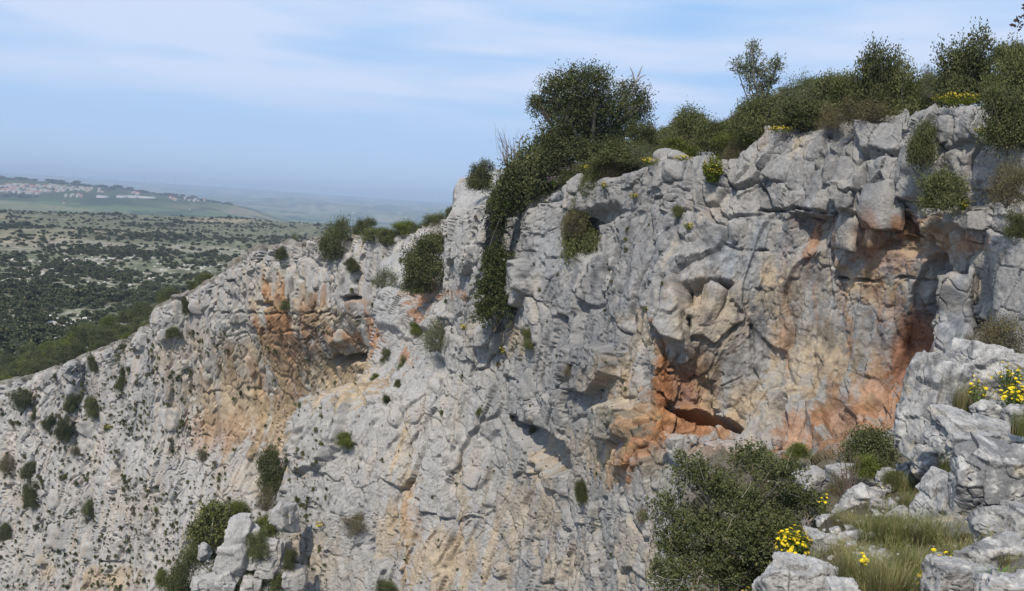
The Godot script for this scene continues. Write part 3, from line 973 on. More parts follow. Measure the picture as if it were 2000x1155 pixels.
func cliffs() -> void:
	surface("far_cliff", "far pale grey cliff with ochre and orange streaks, its rim falling towards the plain", [
		[-1100, 1000, 232, -1100, 1080, 231, -1100, 1160, 229, -1100, 1260, 226, -1100, 1400, 222],
		[-600, 880, 202, -600, 960, 201, -600, 1050, 199, -600, 1180, 196, -600, 1320, 192],
		[-200, 815, 176, -200, 900, 175, -200, 1000, 173, -200, 1150, 170, -200, 1290, 166],
		[0, 757, 168, 0, 850, 167, 0, 960, 165, 0, 1100, 163, 0, 1280, 160],
		[60, 742, 164, 62, 850, 163, 64, 960, 161, 66, 1100, 159, 66, 1280, 156],
		[130, 718, 160, 130, 800, 161, 132, 960, 158, 134, 1100, 155, 134, 1280, 152],
		[190, 692, 157, 178, 790, 160, 172, 930, 156, 174, 1100, 152, 176, 1280, 148],
		[250, 674, 152, 240, 790, 152, 236, 930, 150, 238, 1100, 148, 240, 1280, 144],
		[300, 640, 147, 290, 740, 147, 290, 900, 146, 292, 1080, 144, 294, 1280, 141],
		[312, 608, 144, 340, 720, 144, 346, 880, 145, 350, 1080, 141, 352, 1280, 138],
		[360, 583, 140, 384, 700, 142, 400, 860, 144, 410, 1080, 138, 410, 1280, 134],
		[430, 545, 135, 440, 650, 137, 460, 830, 141, 470, 1080, 134, 470, 1280, 130],
		[490, 500, 130, 500, 610, 131, 520, 800, 138, 530, 1080, 130, 530, 1280, 126],
		[560, 489, 125, 566, 604, 125, 580, 790, 134, 590, 1080, 127, 590, 1280, 122],
		[620, 479, 120, 626, 600, 119, 640, 770, 128, 650, 1080, 124, 650, 1280, 119],
		[690, 470, 115, 694, 596, 114, 700, 740, 121, 710, 1080, 119, 710, 1280, 115],
		[745, 472, 111, 745, 590, 109, 750, 700, 112, 760, 1080, 114, 760, 1280, 111],
		[800, 462, 107, 800, 580, 104, 800, 700, 106, 810, 1080, 108, 810, 1280, 106],
		[880, 437, 102, 880, 560, 98, 880, 700, 100, 880, 1080, 102, 880, 1280, 100],
		[1000, 405, 96, 1000, 560, 92, 1000, 700, 94, 1000, 1080, 96, 1000, 1280, 95],
	], [[4.0, 0.0], [16.0, -2.5], [60.0, -14.0]], 2.3, 0, far_form, M.rock, Vector2(-0.45, -0.89))
	surface("near_cliff", "high grey cliff with a rust stained overhanging hollow and a cave slot at its foot", [
		[760, 600, 104, 750, 640, 103, 744, 700, 102, 722, 755, 98, 640, 800, 94, 600, 890, 92, 580, 1000, 90, 580, 1220, 88],
		[738, 598, 88, 729, 640, 86, 722, 690, 84, 700, 745, 80, 600, 785, 78, 568, 890, 76.8, 546, 1000, 76.4, 548, 1220, 75.6],
		[790, 573, 82, 785, 620, 80, 775, 680, 77, 750, 740, 74, 665, 786, 72.8, 625, 890, 72.2, 600, 1000, 71.6, 600, 1220, 70.8],
		[850, 557, 77, 842, 610, 75, 830, 670, 73, 800, 740, 71, 725, 800, 70.2, 690, 900, 69.8, 670, 1000, 69.4, 665, 1220, 68.2],
		[875, 520, 72, 872, 590, 70, 865, 650, 69, 845, 730, 68, 780, 800, 67.6, 750, 900, 67.2, 735, 1000, 66.8, 725, 1220, 65.6],
		[883, 465, 66, 880, 530, 66, 882, 630, 66, 872, 720, 66, 835, 800, 65.8, 815, 900, 65.4, 805, 1000, 64.8, 800, 1220, 63.6],
		[889, 425, 63, 890, 505, 63, 902, 610, 63, 905, 710, 63.5, 885, 800, 63.5, 875, 900, 63.1, 870, 1000, 62.5, 865, 1220, 61.3],
		[948, 388, 60, 942, 490, 60, 945, 600, 61, 950, 700, 62, 940, 800, 61.8, 935, 900, 61.2, 935, 1000, 60.6, 930, 1220, 59.4],
		[1000, 392, 62, 985, 480, 63, 985, 600, 61.5, 995, 700, 60, 995, 800, 59.4, 1000, 900, 58.8, 1005, 1000, 58.2, 1000, 1220, 57],
		[1060, 386, 55.5, 1048, 470, 55.8, 1040, 590, 55.5, 1045, 700, 55, 1050, 800, 54.6, 1060, 900, 54.2, 1065, 1000, 53.8, 1065, 1220, 52.6],
		[1130, 362, 51.5, 1115, 470, 52, 1105, 590, 51.5, 1105, 700, 50.5, 1110, 800, 50.3, 1120, 900, 50.5, 1125, 1000, 49.9, 1125, 1220, 48.7],
		[1200, 348, 48, 1190, 460, 48, 1180, 590, 47, 1180, 700, 46, 1180, 800, 45.8, 1180, 900, 46, 1180, 1000, 45.6, 1180, 1220, 44.4],
		[1300, 318, 44.5, 1270, 440, 44.5, 1250, 570, 43, 1245, 690, 42, 1245, 790, 41.6, 1225, 900, 41.4, 1225, 1000, 41.2, 1230, 1220, 40.4],
		[1372, 326, 42.5, 1340, 430, 42, 1325, 550, 40, 1292, 680, 39.5, 1292, 770, 39.7, 1280, 860, 39.1, 1270, 1000, 38.9, 1270, 1220, 38.1],
		[1442, 318, 40.5, 1430, 430, 39.5, 1410, 560, 39, 1390, 660, 39, 1380, 760, 39.8, 1370, 850, 38.8, 1360, 920, 35.5, 1340, 1220, 33],
		[1500, 264, 39.5, 1500, 405, 38.2, 1500, 520, 38.2, 1500, 640, 38.6, 1490, 760, 38, 1480, 850, 36.8, 1480, 920, 33, 1460, 1220, 28],
		[1560, 253, 38, 1565, 410, 36.5, 1570, 500, 36.8, 1570, 620, 37, 1570, 760, 36.6, 1560, 850, 34.8, 1570, 920, 30, 1560, 1220, 22],
		[1640, 245, 36.5, 1640, 410, 35, 1640, 490, 35.6, 1640, 600, 36, 1640, 740, 35.6, 1640, 838, 33.8, 1650, 900, 28, 1660, 1220, 17],
		[1720, 238, 34.5, 1720, 405, 33.6, 1720, 485, 33.3, 1720, 590, 34, 1720, 720, 34, 1720, 815, 32, 1730, 880, 26, 1760, 1220, 14],
		[1780, 238, 33, 1780, 400, 32.3, 1785, 480, 31.8, 1785, 580, 32.3, 1785, 690, 33, 1780, 795, 31, 1795, 870, 23, 1850, 1220, 12],
		[1818, 224, 31.5, 1822, 402, 31.0, 1828, 470, 30.6, 1826, 580, 31.1, 1820, 690, 31, 1818, 780, 29.5, 1835, 850, 22, 1900, 1220, 11.5],
		[1890, 224, 29.8, 1890, 402, 29.5, 1890, 460, 29.1, 1885, 560, 29.4, 1885, 680, 29, 1880, 760, 28, 1890, 830, 21, 1960, 1220, 11],
		[1960, 235, 28, 1960, 408, 27.5, 1960, 450, 27.5, 1960, 540, 28, 1960, 650, 27, 1960, 740, 26, 1960, 820, 20, 2060, 1220, 10.5],
		[2160, 240, 25, 2160, 420, 24.5, 2160, 460, 24.5, 2160, 540, 24.5, 2160, 650, 24, 2160, 740, 23, 2160, 820, 18, 2260, 1220, 10],
	], [[2.5, 0.15], [9.0, 1.2], [30.0, 2.0], [70.0, -16.0]], 2.7, 1, near_form, M.rock)
	surface("corner_buttress", "blue grey squared rock buttress at the right end of the hollow", [
		[1842, 556, 33, 1842, 610, 33, 1840, 660, 32.5, 1819, 720, 31.5, 1812, 800, 30],
		[1828, 546, 29.8, 1826, 610, 29.8, 1824, 640, 29.6, 1802, 700, 28.6, 1770, 800, 27],
		[1836, 543, 29.2, 1838, 610, 29.2, 1838, 640, 29.0, 1826, 700, 28.2, 1815, 800, 26],
		[1890, 545, 28.4, 1893, 600, 28.4, 1893, 642, 28.0, 1885, 700, 27.2, 1880, 800, 25],
		[1902, 520, 28.8, 1905, 600, 29.0, 1905, 650, 28.4, 1900, 700, 27.2, 1900, 800, 24.5],
		[1934, 482, 28.0, 1936, 600, 28.0, 1936, 650, 27.4, 1930, 700, 26.6, 1930, 800, 24],
		[1944, 470, 26.6, 1946, 560, 26.4, 1946, 620, 26, 1946, 700, 25.4, 1946, 800, 23.5],
		[2010, 466, 25.4, 2010, 560, 25, 2010, 620, 24.6, 2010, 700, 24, 2010, 800, 22.5],
		[2160, 460, 22, 2160, 560, 22, 2160, 620, 21.6, 2160, 700, 21, 2160, 800, 20],
	], [[1.5, 0.05], [4.0, 0.3]], 2.2, 2, side_form, M.rock)
	surface("ledge_ground", "stony brown ground of the ledge between the boulders", [
		[1420, 1290, 8.2, 1380, 1420, 8.0, 1300, 1700, 7.6],
		[1500, 1160, 8.4, 1480, 1270, 7.2, 1440, 1520, 6.2],
		[1570, 1105, 8.9, 1575, 1210, 7.2, 1580, 1430, 5.0],
		[1625, 1045, 10.0, 1650, 1155, 7.4, 1700, 1440, 4.4],
		[1675, 1000, 11.0, 1720, 1115, 7.8, 1800, 1420, 4.2],
		[1745, 960, 11.6, 1790, 1085, 8.0, 1900, 1430, 4.0],
		[1800, 930, 12.0, 1850, 1050, 8.4, 2000, 1390, 3.9],
		[1860, 875, 12.2, 1905, 1020, 8.8, 2060, 1350, 3.9],
		[1910, 815, 12.4, 1960, 975, 9.2, 2110, 1310, 3.9],
		[1990, 775, 12.4, 2040, 920, 9.4, 2200, 1260, 4.0],
		[2130, 725, 12.2, 2200, 860, 9.4, 2400, 1200, 4.2],
	], [[0.8, -1.0], [2.2, -4.5]], 3.6, 2, ledge_form, M.stone)

	# the ledge goes on under and behind the viewer
	var vert := PackedVector3Array()
	var colr := PackedColorArray()
	var rough: FastNoiseLite = nz.rough
	for i in 70:
		for k in 70:
			var x := -1.2 + k * 0.19
			var z := -2.9 + i * 0.24
			var h := -1.75 + 0.10 * (x - 1.0) + 0.16 * rough.get_noise_3d(x * 0.6, 3.0, z * 0.6) + 0.05 * rough.get_noise_3d(x * 3.0, 9.0, z * 3.0) - 2.5 * smoothstep(0.6, -1.2, x)
			h = minf(h, -1.55 - 0.24 * maxf(-z - 3.2, 0.0))
			vert.append(Vector3(x, h, z))
			colr.append(Color(0.3, 0.29, 0.27).lerp(Color(0.12, 0.105, 0.07), clampf(0.5 + 1.6 * rough.get_noise_3d(x * 1.5, 20.0, z * 1.5), 0, 1)))
	tag(single("ledge_path", grid_mesh(vert, colr, 70, 70), M.stone), "trodden stony ground of the ledge where the viewer stands", "", "", "structure")

# ---------------------------------------------------------------- the land
const PLAIN_MARKS := [["red roofed farmhouse", 455, 414], ["steel pylons", 585, 398], ["sandy walled house", 630, 436], ["white hut on the grass", 370, 411], ["pale edge track", 40, 397], ["long dark heath belt", 130, 445], ["bare stony patch", 330, 565], ["stony strip of the plain", 150, 470], ["big rim bush", 655, 450], ["second rim step", 400, 545], ["square buttress", 320, 610], ["thicket behind the rim", 120, 640], ["middle of the plain", 230, 500], ["heath by the rim", 430, 490], ["dark clump above the thicket", 160, 590]]
const TOWN_MARKS := [["longest white shed", 282, 388], ["short white shed", 200, 387], ["white block at the ridge's middle", 204, 360], ["wind turbine past the ridge", 341, 366], ["wind turbine on the ridge", 281, 364], ["dark trees at the town's foot", 35, 385], ["reddish bare strip", 150, 386], ["densest knot of houses", 30, 370], ["tawny row of houses", 165, 373], ["steel pylons", 585, 398], ["far long white roof", 643, 384], ["red roofed farmhouse", 455, 414], ["valley road houses", 430, 389], ["far villages in the haze", 700, 400], ["ridge's high wooded end", 60, 346]]
const FAR_MARKS := [["slanting dark bush", 50, 772], ["largest dark wall bush", 130, 832], ["lone round wall bush", 176, 986], ["thin rib bush", 188, 792], ["smooth grey rib", 248, 690], ["square buttress", 330, 625], ["ochre alcove", 460, 800], ["orange streak", 550, 700], ["upper cave slot", 690, 584], ["lower cave slot", 682, 704], ["cleft bush", 535, 910], ["pale trunked tree", 415, 1040], ["tallest white knob", 468, 1065], ["big smooth slab", 625, 845], ["pinnacle", 920, 400], ["ivy", 965, 560], ["big rim bush", 655, 466], ["crag's diagonal crack", 1150, 1040], ["flat square hollow", 1050, 870], ["rounded edge bush", 20, 902], ["far wall's foot joint", 200, 1104], ["second rim step", 402, 552], ["crag's bottom bush", 757, 1148], ["wide grey green bush", 860, 655]]
const RIM_MARKS := [["big evergreen tree", 1150, 200], ["olive sapling", 1480, 140], ["tall yellow broom", 1390, 328], ["pointed rim bush", 1700, 130], ["prickly pear", 1758, 130], ["wide yellow bed", 1872, 192], ["bright bush under the rim", 1842, 368], ["rounded rim bush", 1765, 180], ["pale rim rock", 1310, 305], ["round green bush", 1160, 345], ["broad green tree bush", 1890, 140], ["dusky low bush", 1690, 225], ["grey green rim bush", 1560, 182]]
var used := {}

# a label that says where a small repeated thing stands, by its nearest landmarks; a second one is named where the first does not do
func sited(what: String, px: float, py: float, marks: Array) -> String:
	var by := marks.duplicate()
	by.sort_custom(func(a, b): return Vector2(a[1] - px, a[2] - py).length() < Vector2(b[1] - px, b[2] - py).length())
	var m: Array = by[0]
	var v := Vector2(px - m[1], py - m[2])
	var side: String = ("below" if v.y > 0 else "above") if absf(v.y) > absf(v.x) else "beside"
	var how: String = "close " if v.length() < 24.0 else ("" if v.length() < 60.0 else "well ")
	var says := "%s, %s%s the %s" % [what, how, side, m[0]]
	if used.has(says): says = "%s, %s%s the %s" % [what, how, side, m[0]] + " towards the %s" % by[1][0]
	if used.has(says): says = "%s, %s the %s, towards the %s" % [what, side, m[0], by[2][0]]
	if says.split(" ").size() > 16: says = "%s, %s%s the %s" % [what, how, side, m[0]]
	used[says] = true
	return says

func land_height(x: float, z: float) -> float:
	var r := sqrt(x * x + z * z)
	var az := rad_to_deg(atan2(x, -z))
	var n: FastNoiseLite = nz.land
	var f: FastNoiseLite = nz.field
	var h := -47.0 + 4.0 * n.get_noise_2d(x, z) * smoothstep(100.0, 500.0, r) + 2.0 * smoothstep(500.0, 1200.0, r)
	h = lerpf(h, -150.0 + 25.0 * f.get_noise_2d(x, z), smoothstep(1250.0 + 150.0 * n.get_noise_2d(x * 0.6, 9.0), 2600.0, r))
	# wooded ridge above the town
	var ridge := smoothstep(-11.0, -29.0, az)
	var shape := exp(-pow((r - 4000.0) / 620.0, 2.0))
	h += shape * (ridge * 128.0 + 34.0 * smoothstep(-13.0, -22.0, az) * (1.0 - ridge) + 20.0 * n.get_noise_2d(x * 0.35, z * 0.35) * ridge)
	h += 55.0 * exp(-pow((r - 3000.0) / 700.0, 2.0)) * smoothstep(-9.0, -20.0, az)
	# far uplands
	h = lerpf(h, -78.0 + 70.0 * f.get_noise_2d(x * 0.5 + 900.0, z * 0.5), smoothstep(5200.0, 9500.0, r))
	h = lerpf(h, -2.0 + 22.0 * f.get_noise_2d(x * 0.3, z * 0.3 + 500.0) + 44.0 * smoothstep(-6.0, -26.0, az), smoothstep(10000.0, 17000.0, r))
	# the gorge on the near side of the rim
	var rim := 60.0
	if az < -5.0 and az > -70.0: rim = lerpf(110.0, 205.0, clampf((az + 5.0) / -27.0, 0.0, 1.3)) + 22.0
	return lerpf(-100.0, h, smoothstep(rim - 30.0, rim + 30.0, r))

func land_colour(x: float, z: float) -> Color:
	var r := sqrt(x * x + z * z)
	var n: FastNoiseLite = nz.scrub
	var f: FastNoiseLite = nz.field
	var l: FastNoiseLite = nz.land
	var a := n.get_noise_2d(x, z)
	var b := l.get_noise_2d(x * 1.6, z * 1.6 + 300.0)
	var c := n.get_noise_2d(x * 7.0, z * 7.0)
	var grass := Color(0.125, 0.13, 0.085)
	var stone := Color(0.27, 0.245, 0.205)
	var heath := Color(0.085, 0.083, 0.058)
	var col := grass.lerp(stone, smoothstep(-0.15, 0.55, b + 0.7 * a + 0.55 * c) * smoothstep(1100.0, 400.0, r))
	col = col.lerp(Color(0.34, 0.31, 0.265), smoothstep(520.0, 260.0, r) * smoothstep(-0.25, 0.35, a + 0.8 * c) * 0.75)
	col = col.lerp(heath, smoothstep(0.02, 0.4, -b + 0.5 * a + 0.25 * c) * 0.75)
	col = col.lerp(Color(0.27, 0.225, 0.15), smoothstep(0.1, 0.5, f.get_noise_2d(x * 4.0 + 77.0, z * 2.0)) * smoothstep(450.0, 900.0, r) * 0.7)
	col *= 1.0 + 0.45 * n.get_noise_2d(x * 30.0, z * 30.0) * smoothstep(1500.0, 400.0, r) + 0.5 * c
	if r > 1350.0:
		var g := f.get_noise_2d(x * 1.4, z * 1.4)
		var k := n.get_noise_2d(x * 0.35, z * 0.35)
		var far := Color(0.09, 0.12, 0.05).lerp(Color(0.21, 0.19, 0.11), smoothstep(-0.1, 0.4, g + 0.4 * k))
		far = far.lerp(Color(0.035, 0.05, 0.025), smoothstep(0.0, 0.35, k - 0.4 * g))
		if absf(r - 3900.0) < 700.0: far = far.lerp(Color(0.04, 0.05, 0.025), smoothstep(-14.0, -26.0, rad_to_deg(atan2(x, -z))) * 0.75)
		col = col.lerp(far, smoothstep(1350.0, 1700.0, r))
	return col

var rings := PackedFloat32Array()
var turns := PackedFloat32Array()

func land_row(i: int) -> void:
	var out := PackedVector3Array()
	var cols := PackedColorArray()
	var r := rings[i]
	for a in turns:
		var x := sin(a) * r
		var z := -cos(a) * r
		out.append(Vector3(x, land_height(x, z), z))
		cols.append(land_colour(x, z))
	job.out[i] = out
	job.cols_out[i] = cols

func land() -> void:
	var r := 26000.0
	while r > 30.0:
		rings.append(r)
		r /= 1.055 if r > 6000.0 else (1.02 if r > 1000.0 else (1.012 if r > 150.0 else 1.2))
	var a := -180.0
	while a < 180.01:
		turns.append(deg_to_rad(a))
		a += 0.11 if a > -36.0 and a < 1.0 else (0.5 if a > -50.0 and a < -30.0 else 2.0)
	job = {"out": [], "cols_out": []}
	job.out.resize(rings.size())
	job.cols_out.resize(rings.size())
	WorkerThreadPool.wait_for_group_task_completion(WorkerThreadPool.add_group_task(land_row, rings.size(), -1, true))
	var vert := PackedVector3Array()
	var colr := PackedColorArray()
	for i in rings.size():
		vert.append_array(job.out[i])
		colr.append_array(job.cols_out[i])
	var o := single("ground", grid_mesh(vert, colr, turns.size(), rings.size()), M.land)
	tag(o, "scrubby plain below the rim and hazy uplands out to the horizon", "", "", "structure")
	print("land ", turns.size(), "x", rings.size(), " ", Time.get_ticks_msec())

# a point of the land in a direction, found by walking outward
func land_at(px: float, py: float) -> Vector3:
	var dir := (at(px, py, 1.0) - eye)
	var flat := Vector2(dir.x, dir.z).length()
	dir /= flat
	var r := 215.0
	while r < 24000.0:
		var p := eye + dir * r
		if p.y <= land_height(p.x, p.z): return p
		r *= 1.004
	return eye + dir * 15000.0

func on_land(x: float, z: float) -> Vector3:
	return Vector3(x, land_height(x, z), z)

func low_shrub(s: int) -> ArrayMesh:
	var r := RandomNumberGenerator.new()
	r.seed = s
	var lobes := []
	for k in 4: lobes.append([Vector3(r.randf_range(-0.5, 0.5), r.randf_range(0.25, 0.5), r.randf_range(-0.5, 0.5)), Vector3(r.randf_range(0.35, 0.55), r.randf_range(0.3, 0.5), r.randf_range(0.35, 0.55))])
	return crown(lobes, 70, 5, 0.27, 0.4, Color(0.036, 0.042, 0.026), Color(0.10, 0.112, 0.062), s, 0.3, 0.3, 0.3)

func far_things() -> void:
	# scrub of the plain: the largest as things, the rest as one mass
	var models := []
	for k in 5: models.append(low_shrub(300 + k))
	var n: FastNoiseLite = nz.scrub
	var l: FastNoiseLite = nz.land
	rng.seed = 77
	var spots := []
	var tries := 0
	while spots.size() < 8000 and tries < 90000:
		tries += 1
		var az := deg_to_rad(rng.randf_range(-46.0, 0.0))
		var r := 205.0 * pow(7.0, pow(rng.randf(), 0.8))
		var x := sin(az) * r
		var z := -cos(az) * r
		var dens := n.get_noise_2d(x, z) - 0.9 * l.get_noise_2d(x * 1.6, z * 1.6 + 300.0)
		if dens + rng.randf_range(-0.85, 0.85) < 0.13 + 0.30 * smoothstep(450.0, 1000.0, r) + 0.16 * smoothstep(520.0, 280.0, r): continue
		var p := on_land(x, z)
		var q := pix(p)
		if q.x < -700 or q.x > 900 or q.y > far_crest(q.x) + 12: continue
		var size := rng.randf_range(1.3, 4.2) * (1.0 + 0.6 * clampf(dens, 0.0, 1.0)) * (1.35 if rng.randf() < 0.15 else 0.9)
		spots.append([size / q.z, p, size])
	spots.sort_custom(func(a, b): return a[0] > b[0])
	var trans := []
	for i in 5: trans.append([])
	for i in spots.size():
		var p: Vector3 = spots[i][1]
		var s: float = spots[i][2]
		var b := Basis(Vector3.UP, rng.randf() * TAU).scaled(Vector3(s * 0.6, s * rng.randf_range(0.4, 0.62), s * 0.6))
		if i < 260:
			var o := single("plain_shrub", models[i % 5], M.leaf, p + Vector3(0, -0.15, 0))
			o.basis = b
			var q := pix(p)
			tag(o, sited(["small dark shrub", "dark shrub", "broad dark shrub", "big dark shrub"][clampi(int(s * 0.55), 0, 3)] + " of the plain", q.x, q.y, PLAIN_MARKS), "shrub", "shrubs dotted over the plain")
		else:
			trans[i % 5].append(Transform3D(b, p + Vector3(0, -0.15, 0)))
	for k in 5:
		var mm := MultiMesh.new()
		mm.transform_format = MultiMesh.TRANSFORM_3D
		mm.mesh = models[k]
		mm.instance_count = trans[k].size()
		for i in trans[k].size(): mm.set_instance_transform(i, trans[k][i])
		var o := MultiMeshInstance3D.new()
		o.name = numbered("plain_scrub")
		o.multimesh = mm
		o.material_override = M.leaf
		add_child(o)
		tag(o, "mass of small dark scrub spread over the distant plain", "scrub", "", "stuff")
	# pale stones scattered in the stony patches
	var stones := []
	tries = 0
	while stones.size() < 4200 and tries < 40000:
		tries += 1
		var az := deg_to_rad(rng.randf_range(-35.0, 0.0))
		var r := 205.0 * pow(3.0, rng.randf())
		var x := sin(az) * r
		var z := -cos(az) * r
		if l.get_noise_2d(x * 1.6, z * 1.6 + 300.0) + 0.7 * n.get_noise_2d(x, z) + rng.randf_range(-0.25, 0.25) < 0.12: continue
		var s := rng.randf_range(0.2, 0.75)
		stones.append(Transform3D(Basis(Vector3.UP, rng.randf() * TAU).scaled(Vector3(s, s * 0.6, s)), on_land(x, z)))
	var sm := MultiMesh.new()
	sm.transform_format = MultiMesh.TRANSFORM_3D
	sm.mesh = rock_mesh(Vector3.ONE, 5, 3, 0.5, Transform3D(), 0, 0.35, 6, false)
	sm.instance_count = stones.size()
	for i in stones.size(): sm.set_instance_transform(i, stones[i])
	var so := MultiMeshInstance3D.new()
	so.name = "plain_stones"
	so.multimesh = sm
	so.material_override = M.land
	add_child(so)
	tag(so, "pale stones scattered over the bare patches of the plain", "stones", "", "stuff")
	town()

func house_mesh(w: float, h: float, d: float, roof: float) -> ArrayMesh:
	var st := SurfaceTool.new()
	st.begin(Mesh.PRIMITIVE_TRIANGLES)
	var c := [Vector3(-w, 0, -d), Vector3(w, 0, -d), Vector3(w, 0, d), Vector3(-w, 0, d)]
	var up := Vector3(0, h, 0)
	for i in 4:
		var a: Vector3 = c[i]
		var b: Vector3 = c[(i + 1) % 4]
		for q in [a, a + up, b, b, a + up, b + up]: st.add_vertex(q)
	var r0 := Vector3(-w * 0.98, h + roof, 0)
	var r1 := Vector3(w * 0.98, h + roof, 0)
	for q in [c[0] + up, r0, r1, c[0] + up, r1, c[1] + up, c[2] + up, r1, r0, c[2] + up, r0, c[3] + up, c[1] + up, r1, c[2] + up, c[3] + up, r0, c[0] + up]: st.add_vertex(q)
	st.generate_normals()
	return st.commit()

func house(label: String, group: String, p: Vector3, w: float, h: float, d: float, turn: float, wall: Material, roof: Material) -> void:
	var o := base("house", p)
	o.rotation.y = turn
	tag(o, label, "house", group)
	part("wall", house_mesh(w, h, d, 0.05), wall, o)
	var r := part("roof", house_mesh(w * 1.04, 0.3, d * 1.04, minf(d * 0.35, 2.2)), roof, o)
	r.position.y = h + 0.08

func town() -> void:
	rng.seed = 4242
	# the town on the slope under the wooded ridge: rows and knots of pale houses
	var rows := [[0, 364, 110, 368, 26, 9.0], [0, 374, 75, 380, 22, 9.0], [20, 368, 70, 374, 12, 9.0], [50, 378, 140, 374, 10, 8.0], [85, 365, 180, 373, 26, 6.0], [110, 371, 115, 374, 3, 6.0], [160, 372, 176, 376, 6, 6.0], [196, 359, 212, 361, 6, 8.0], [258, 378, 270, 382, 4, 7.0], [190, 374, 198, 376, 3, 7.0], [330, 386, 345, 392, 5, 7.0], [410, 386, 470, 392, 14, 7.0], [455, 378, 465, 378, 3, 8.0], [650, 396, 690, 402, 12, 8.0], [700, 402, 735, 405, 7, 8.0], [580, 392, 640, 398, 9, 7.0], [360, 392, 400, 396, 6, 6.0], [126, 386, 165, 387, 6, 6.0]]
	for q in rows:
		for i in q[4]:
			var t: float = (i + rng.randf()) / q[4]
			var p := land_at(lerpf(q[0], q[2], t), lerpf(q[1], q[3], t) + rng.randf_range(-2.0, 2.0))
			var k := rng.randf()
			var hq := pix(p)
			house(sited("small pale house of the hazy town", hq.x, hq.y, TOWN_MARKS), "houses of the far town", p + Vector3(0, -0.5, 0), q[5] * rng.randf_range(0.6, 1.1), rng.randf_range(5.0, 11.0), q[5] * rng.randf_range(0.5, 0.8), rng.randf_range(-0.5, 0.5), M.plaster if k < 0.75 else M.cream, M.tile if rng.randf() < 0.3 else M.plaster)
	for q in [[258, 387, 24.0, "short white shed in the valley below the town"], [282, 388, 40.0, "longest white shed on the valley floor"], [238, 387, 16.0, "white shed beside the longest one"], [200, 387, 18.0, "white shed near the reddish bare strip"], [643, 384, 60.0, "long white roof far out in the haze"], [690, 417, 14.0, "small white roof above the bushes on the rim"], [780, 418, 18.0, "white roof nearest the pinnacle"]]:
		var p := land_at(q[0], q[1])
		var o := base("warehouse", p)
		tag(o, q[3], "warehouse")
		part("wall", house_mesh(q[2], 7.0, 12.0, 0.05), M.white, o)
		var r := part("roof", house_mesh(q[2] * 1.02, 0.3, 12.3, 1.6), M.white, o)
		r.position.y = 7.1
	for q in [[453, 415, 8.0, M.plaster, M.tile, "white farmhouse with a red roof on the plain"], [515, 398, 6.0, M.cream, M.tile, "tawny farmhouse by the dark tree row"], [535, 399, 6.0, M.cream, M.tile, "tawny farmhouse at the end of the dark tree row"], [370, 411, 4.0, M.plaster, M.plaster, "lone white hut on the grass"], [630, 435, 7.0, M.cream, M.cream, "sandy walled house close to the bushes"], [600, 431, 3.0, M.plaster, M.plaster, "tiny white hut beside a pale track"], [125, 398, 5.0, M.cream, M.tile, "pinkish hut at the edge of the plain"]]:
		house(q[5], "", land_at(q[0], q[1]) + Vector3(0, -0.2, 0), q[2], 4.0, q[2] * 0.6, 0.2, q[3], q[4])
	# tracks and field walls
	for q in [[[0, 397, 40, 397, 75, 397], 6.0, "pale track along the edge of the plain"], [[448, 417, 470, 418, 490, 418], 2.5, "white yard wall of the red roofed farmhouse"], [[610, 434, 622, 437, 630, 438], 2.5, "pale farm track close to the bushes"], [[190, 405, 205, 406], 2.5, "short pale track on the plain"], [[270, 413, 290, 417], 2.0, "faint pale track on the grass"]]:
		var L := Leaves.new()
		for i in range(0, q[0].size() - 2, 2):
			var a := land_at(q[0][i], q[0][i + 1]) + Vector3(0, 0.5, 0)
			var b := land_at(q[0][i + 2], q[0][i + 3]) + Vector3(0, 0.5, 0)
			L.blade(a, b, Vector3.ZERO, (b - a).cross(Vector3.UP).normalized() * q[1], Color(0.5, 0.46, 0.38), Color(0.5, 0.46, 0.38), 2)
		var o := single("dirt_track", L.mesh(), M.bark)
		tag(o, q[2], "", "", "structure")
	# row of dark trees at the rim of the plain, and the trees of the ridge
	var tm := []
	for k in 3: tm.append(low_shrub(900 + k))
	for q in [[400, 393, 570, 400, 34, 7.0, "dark tree in the row along the far edge of the plain", "row of dark trees"], [20, 350, 420, 384, 100, 15.0, "dark tree of the wooded ridge", "trees of the wooded ridge"], [0, 384, 70, 386, 14, 11.0, "dark tree at the town's foot", "trees below the town"]]:
		for i in q[4]:
			var t: float = (i + rng.randf()) / q[4]
			var p := land_at(lerpf(q[0], q[2], t), lerpf(q[1], q[3], t) + rng.randf_range(-1.5, 1.5))
			if q[4] == 100:
				var az := deg_to_rad(lerpf(-31.5, -18.5, t))
				var rr := 4000.0 + rng.randf_range(-260.0, 120.0)
				p = on_land(sin(az) * rr, -cos(az) * rr)
			var s: float = q[5] * rng.randf_range(0.6, 1.2)
			var o := single("distant_tree", tm[i % 3], M.leaf, p)
			o.scale = Vector3(s, s * 0.8, s)
			var tq := pix(p)
			tag(o, sited(q[6], tq.x, tq.y, TOWN_MARKS) if q[7] != "row of dark trees" else sited("dark tree of the row edging the plain", tq.x, tq.y, PLAIN_MARKS), "tree", q[7])
	# wind turbines on the horizon, power pylons on the plain
	var ti := 0
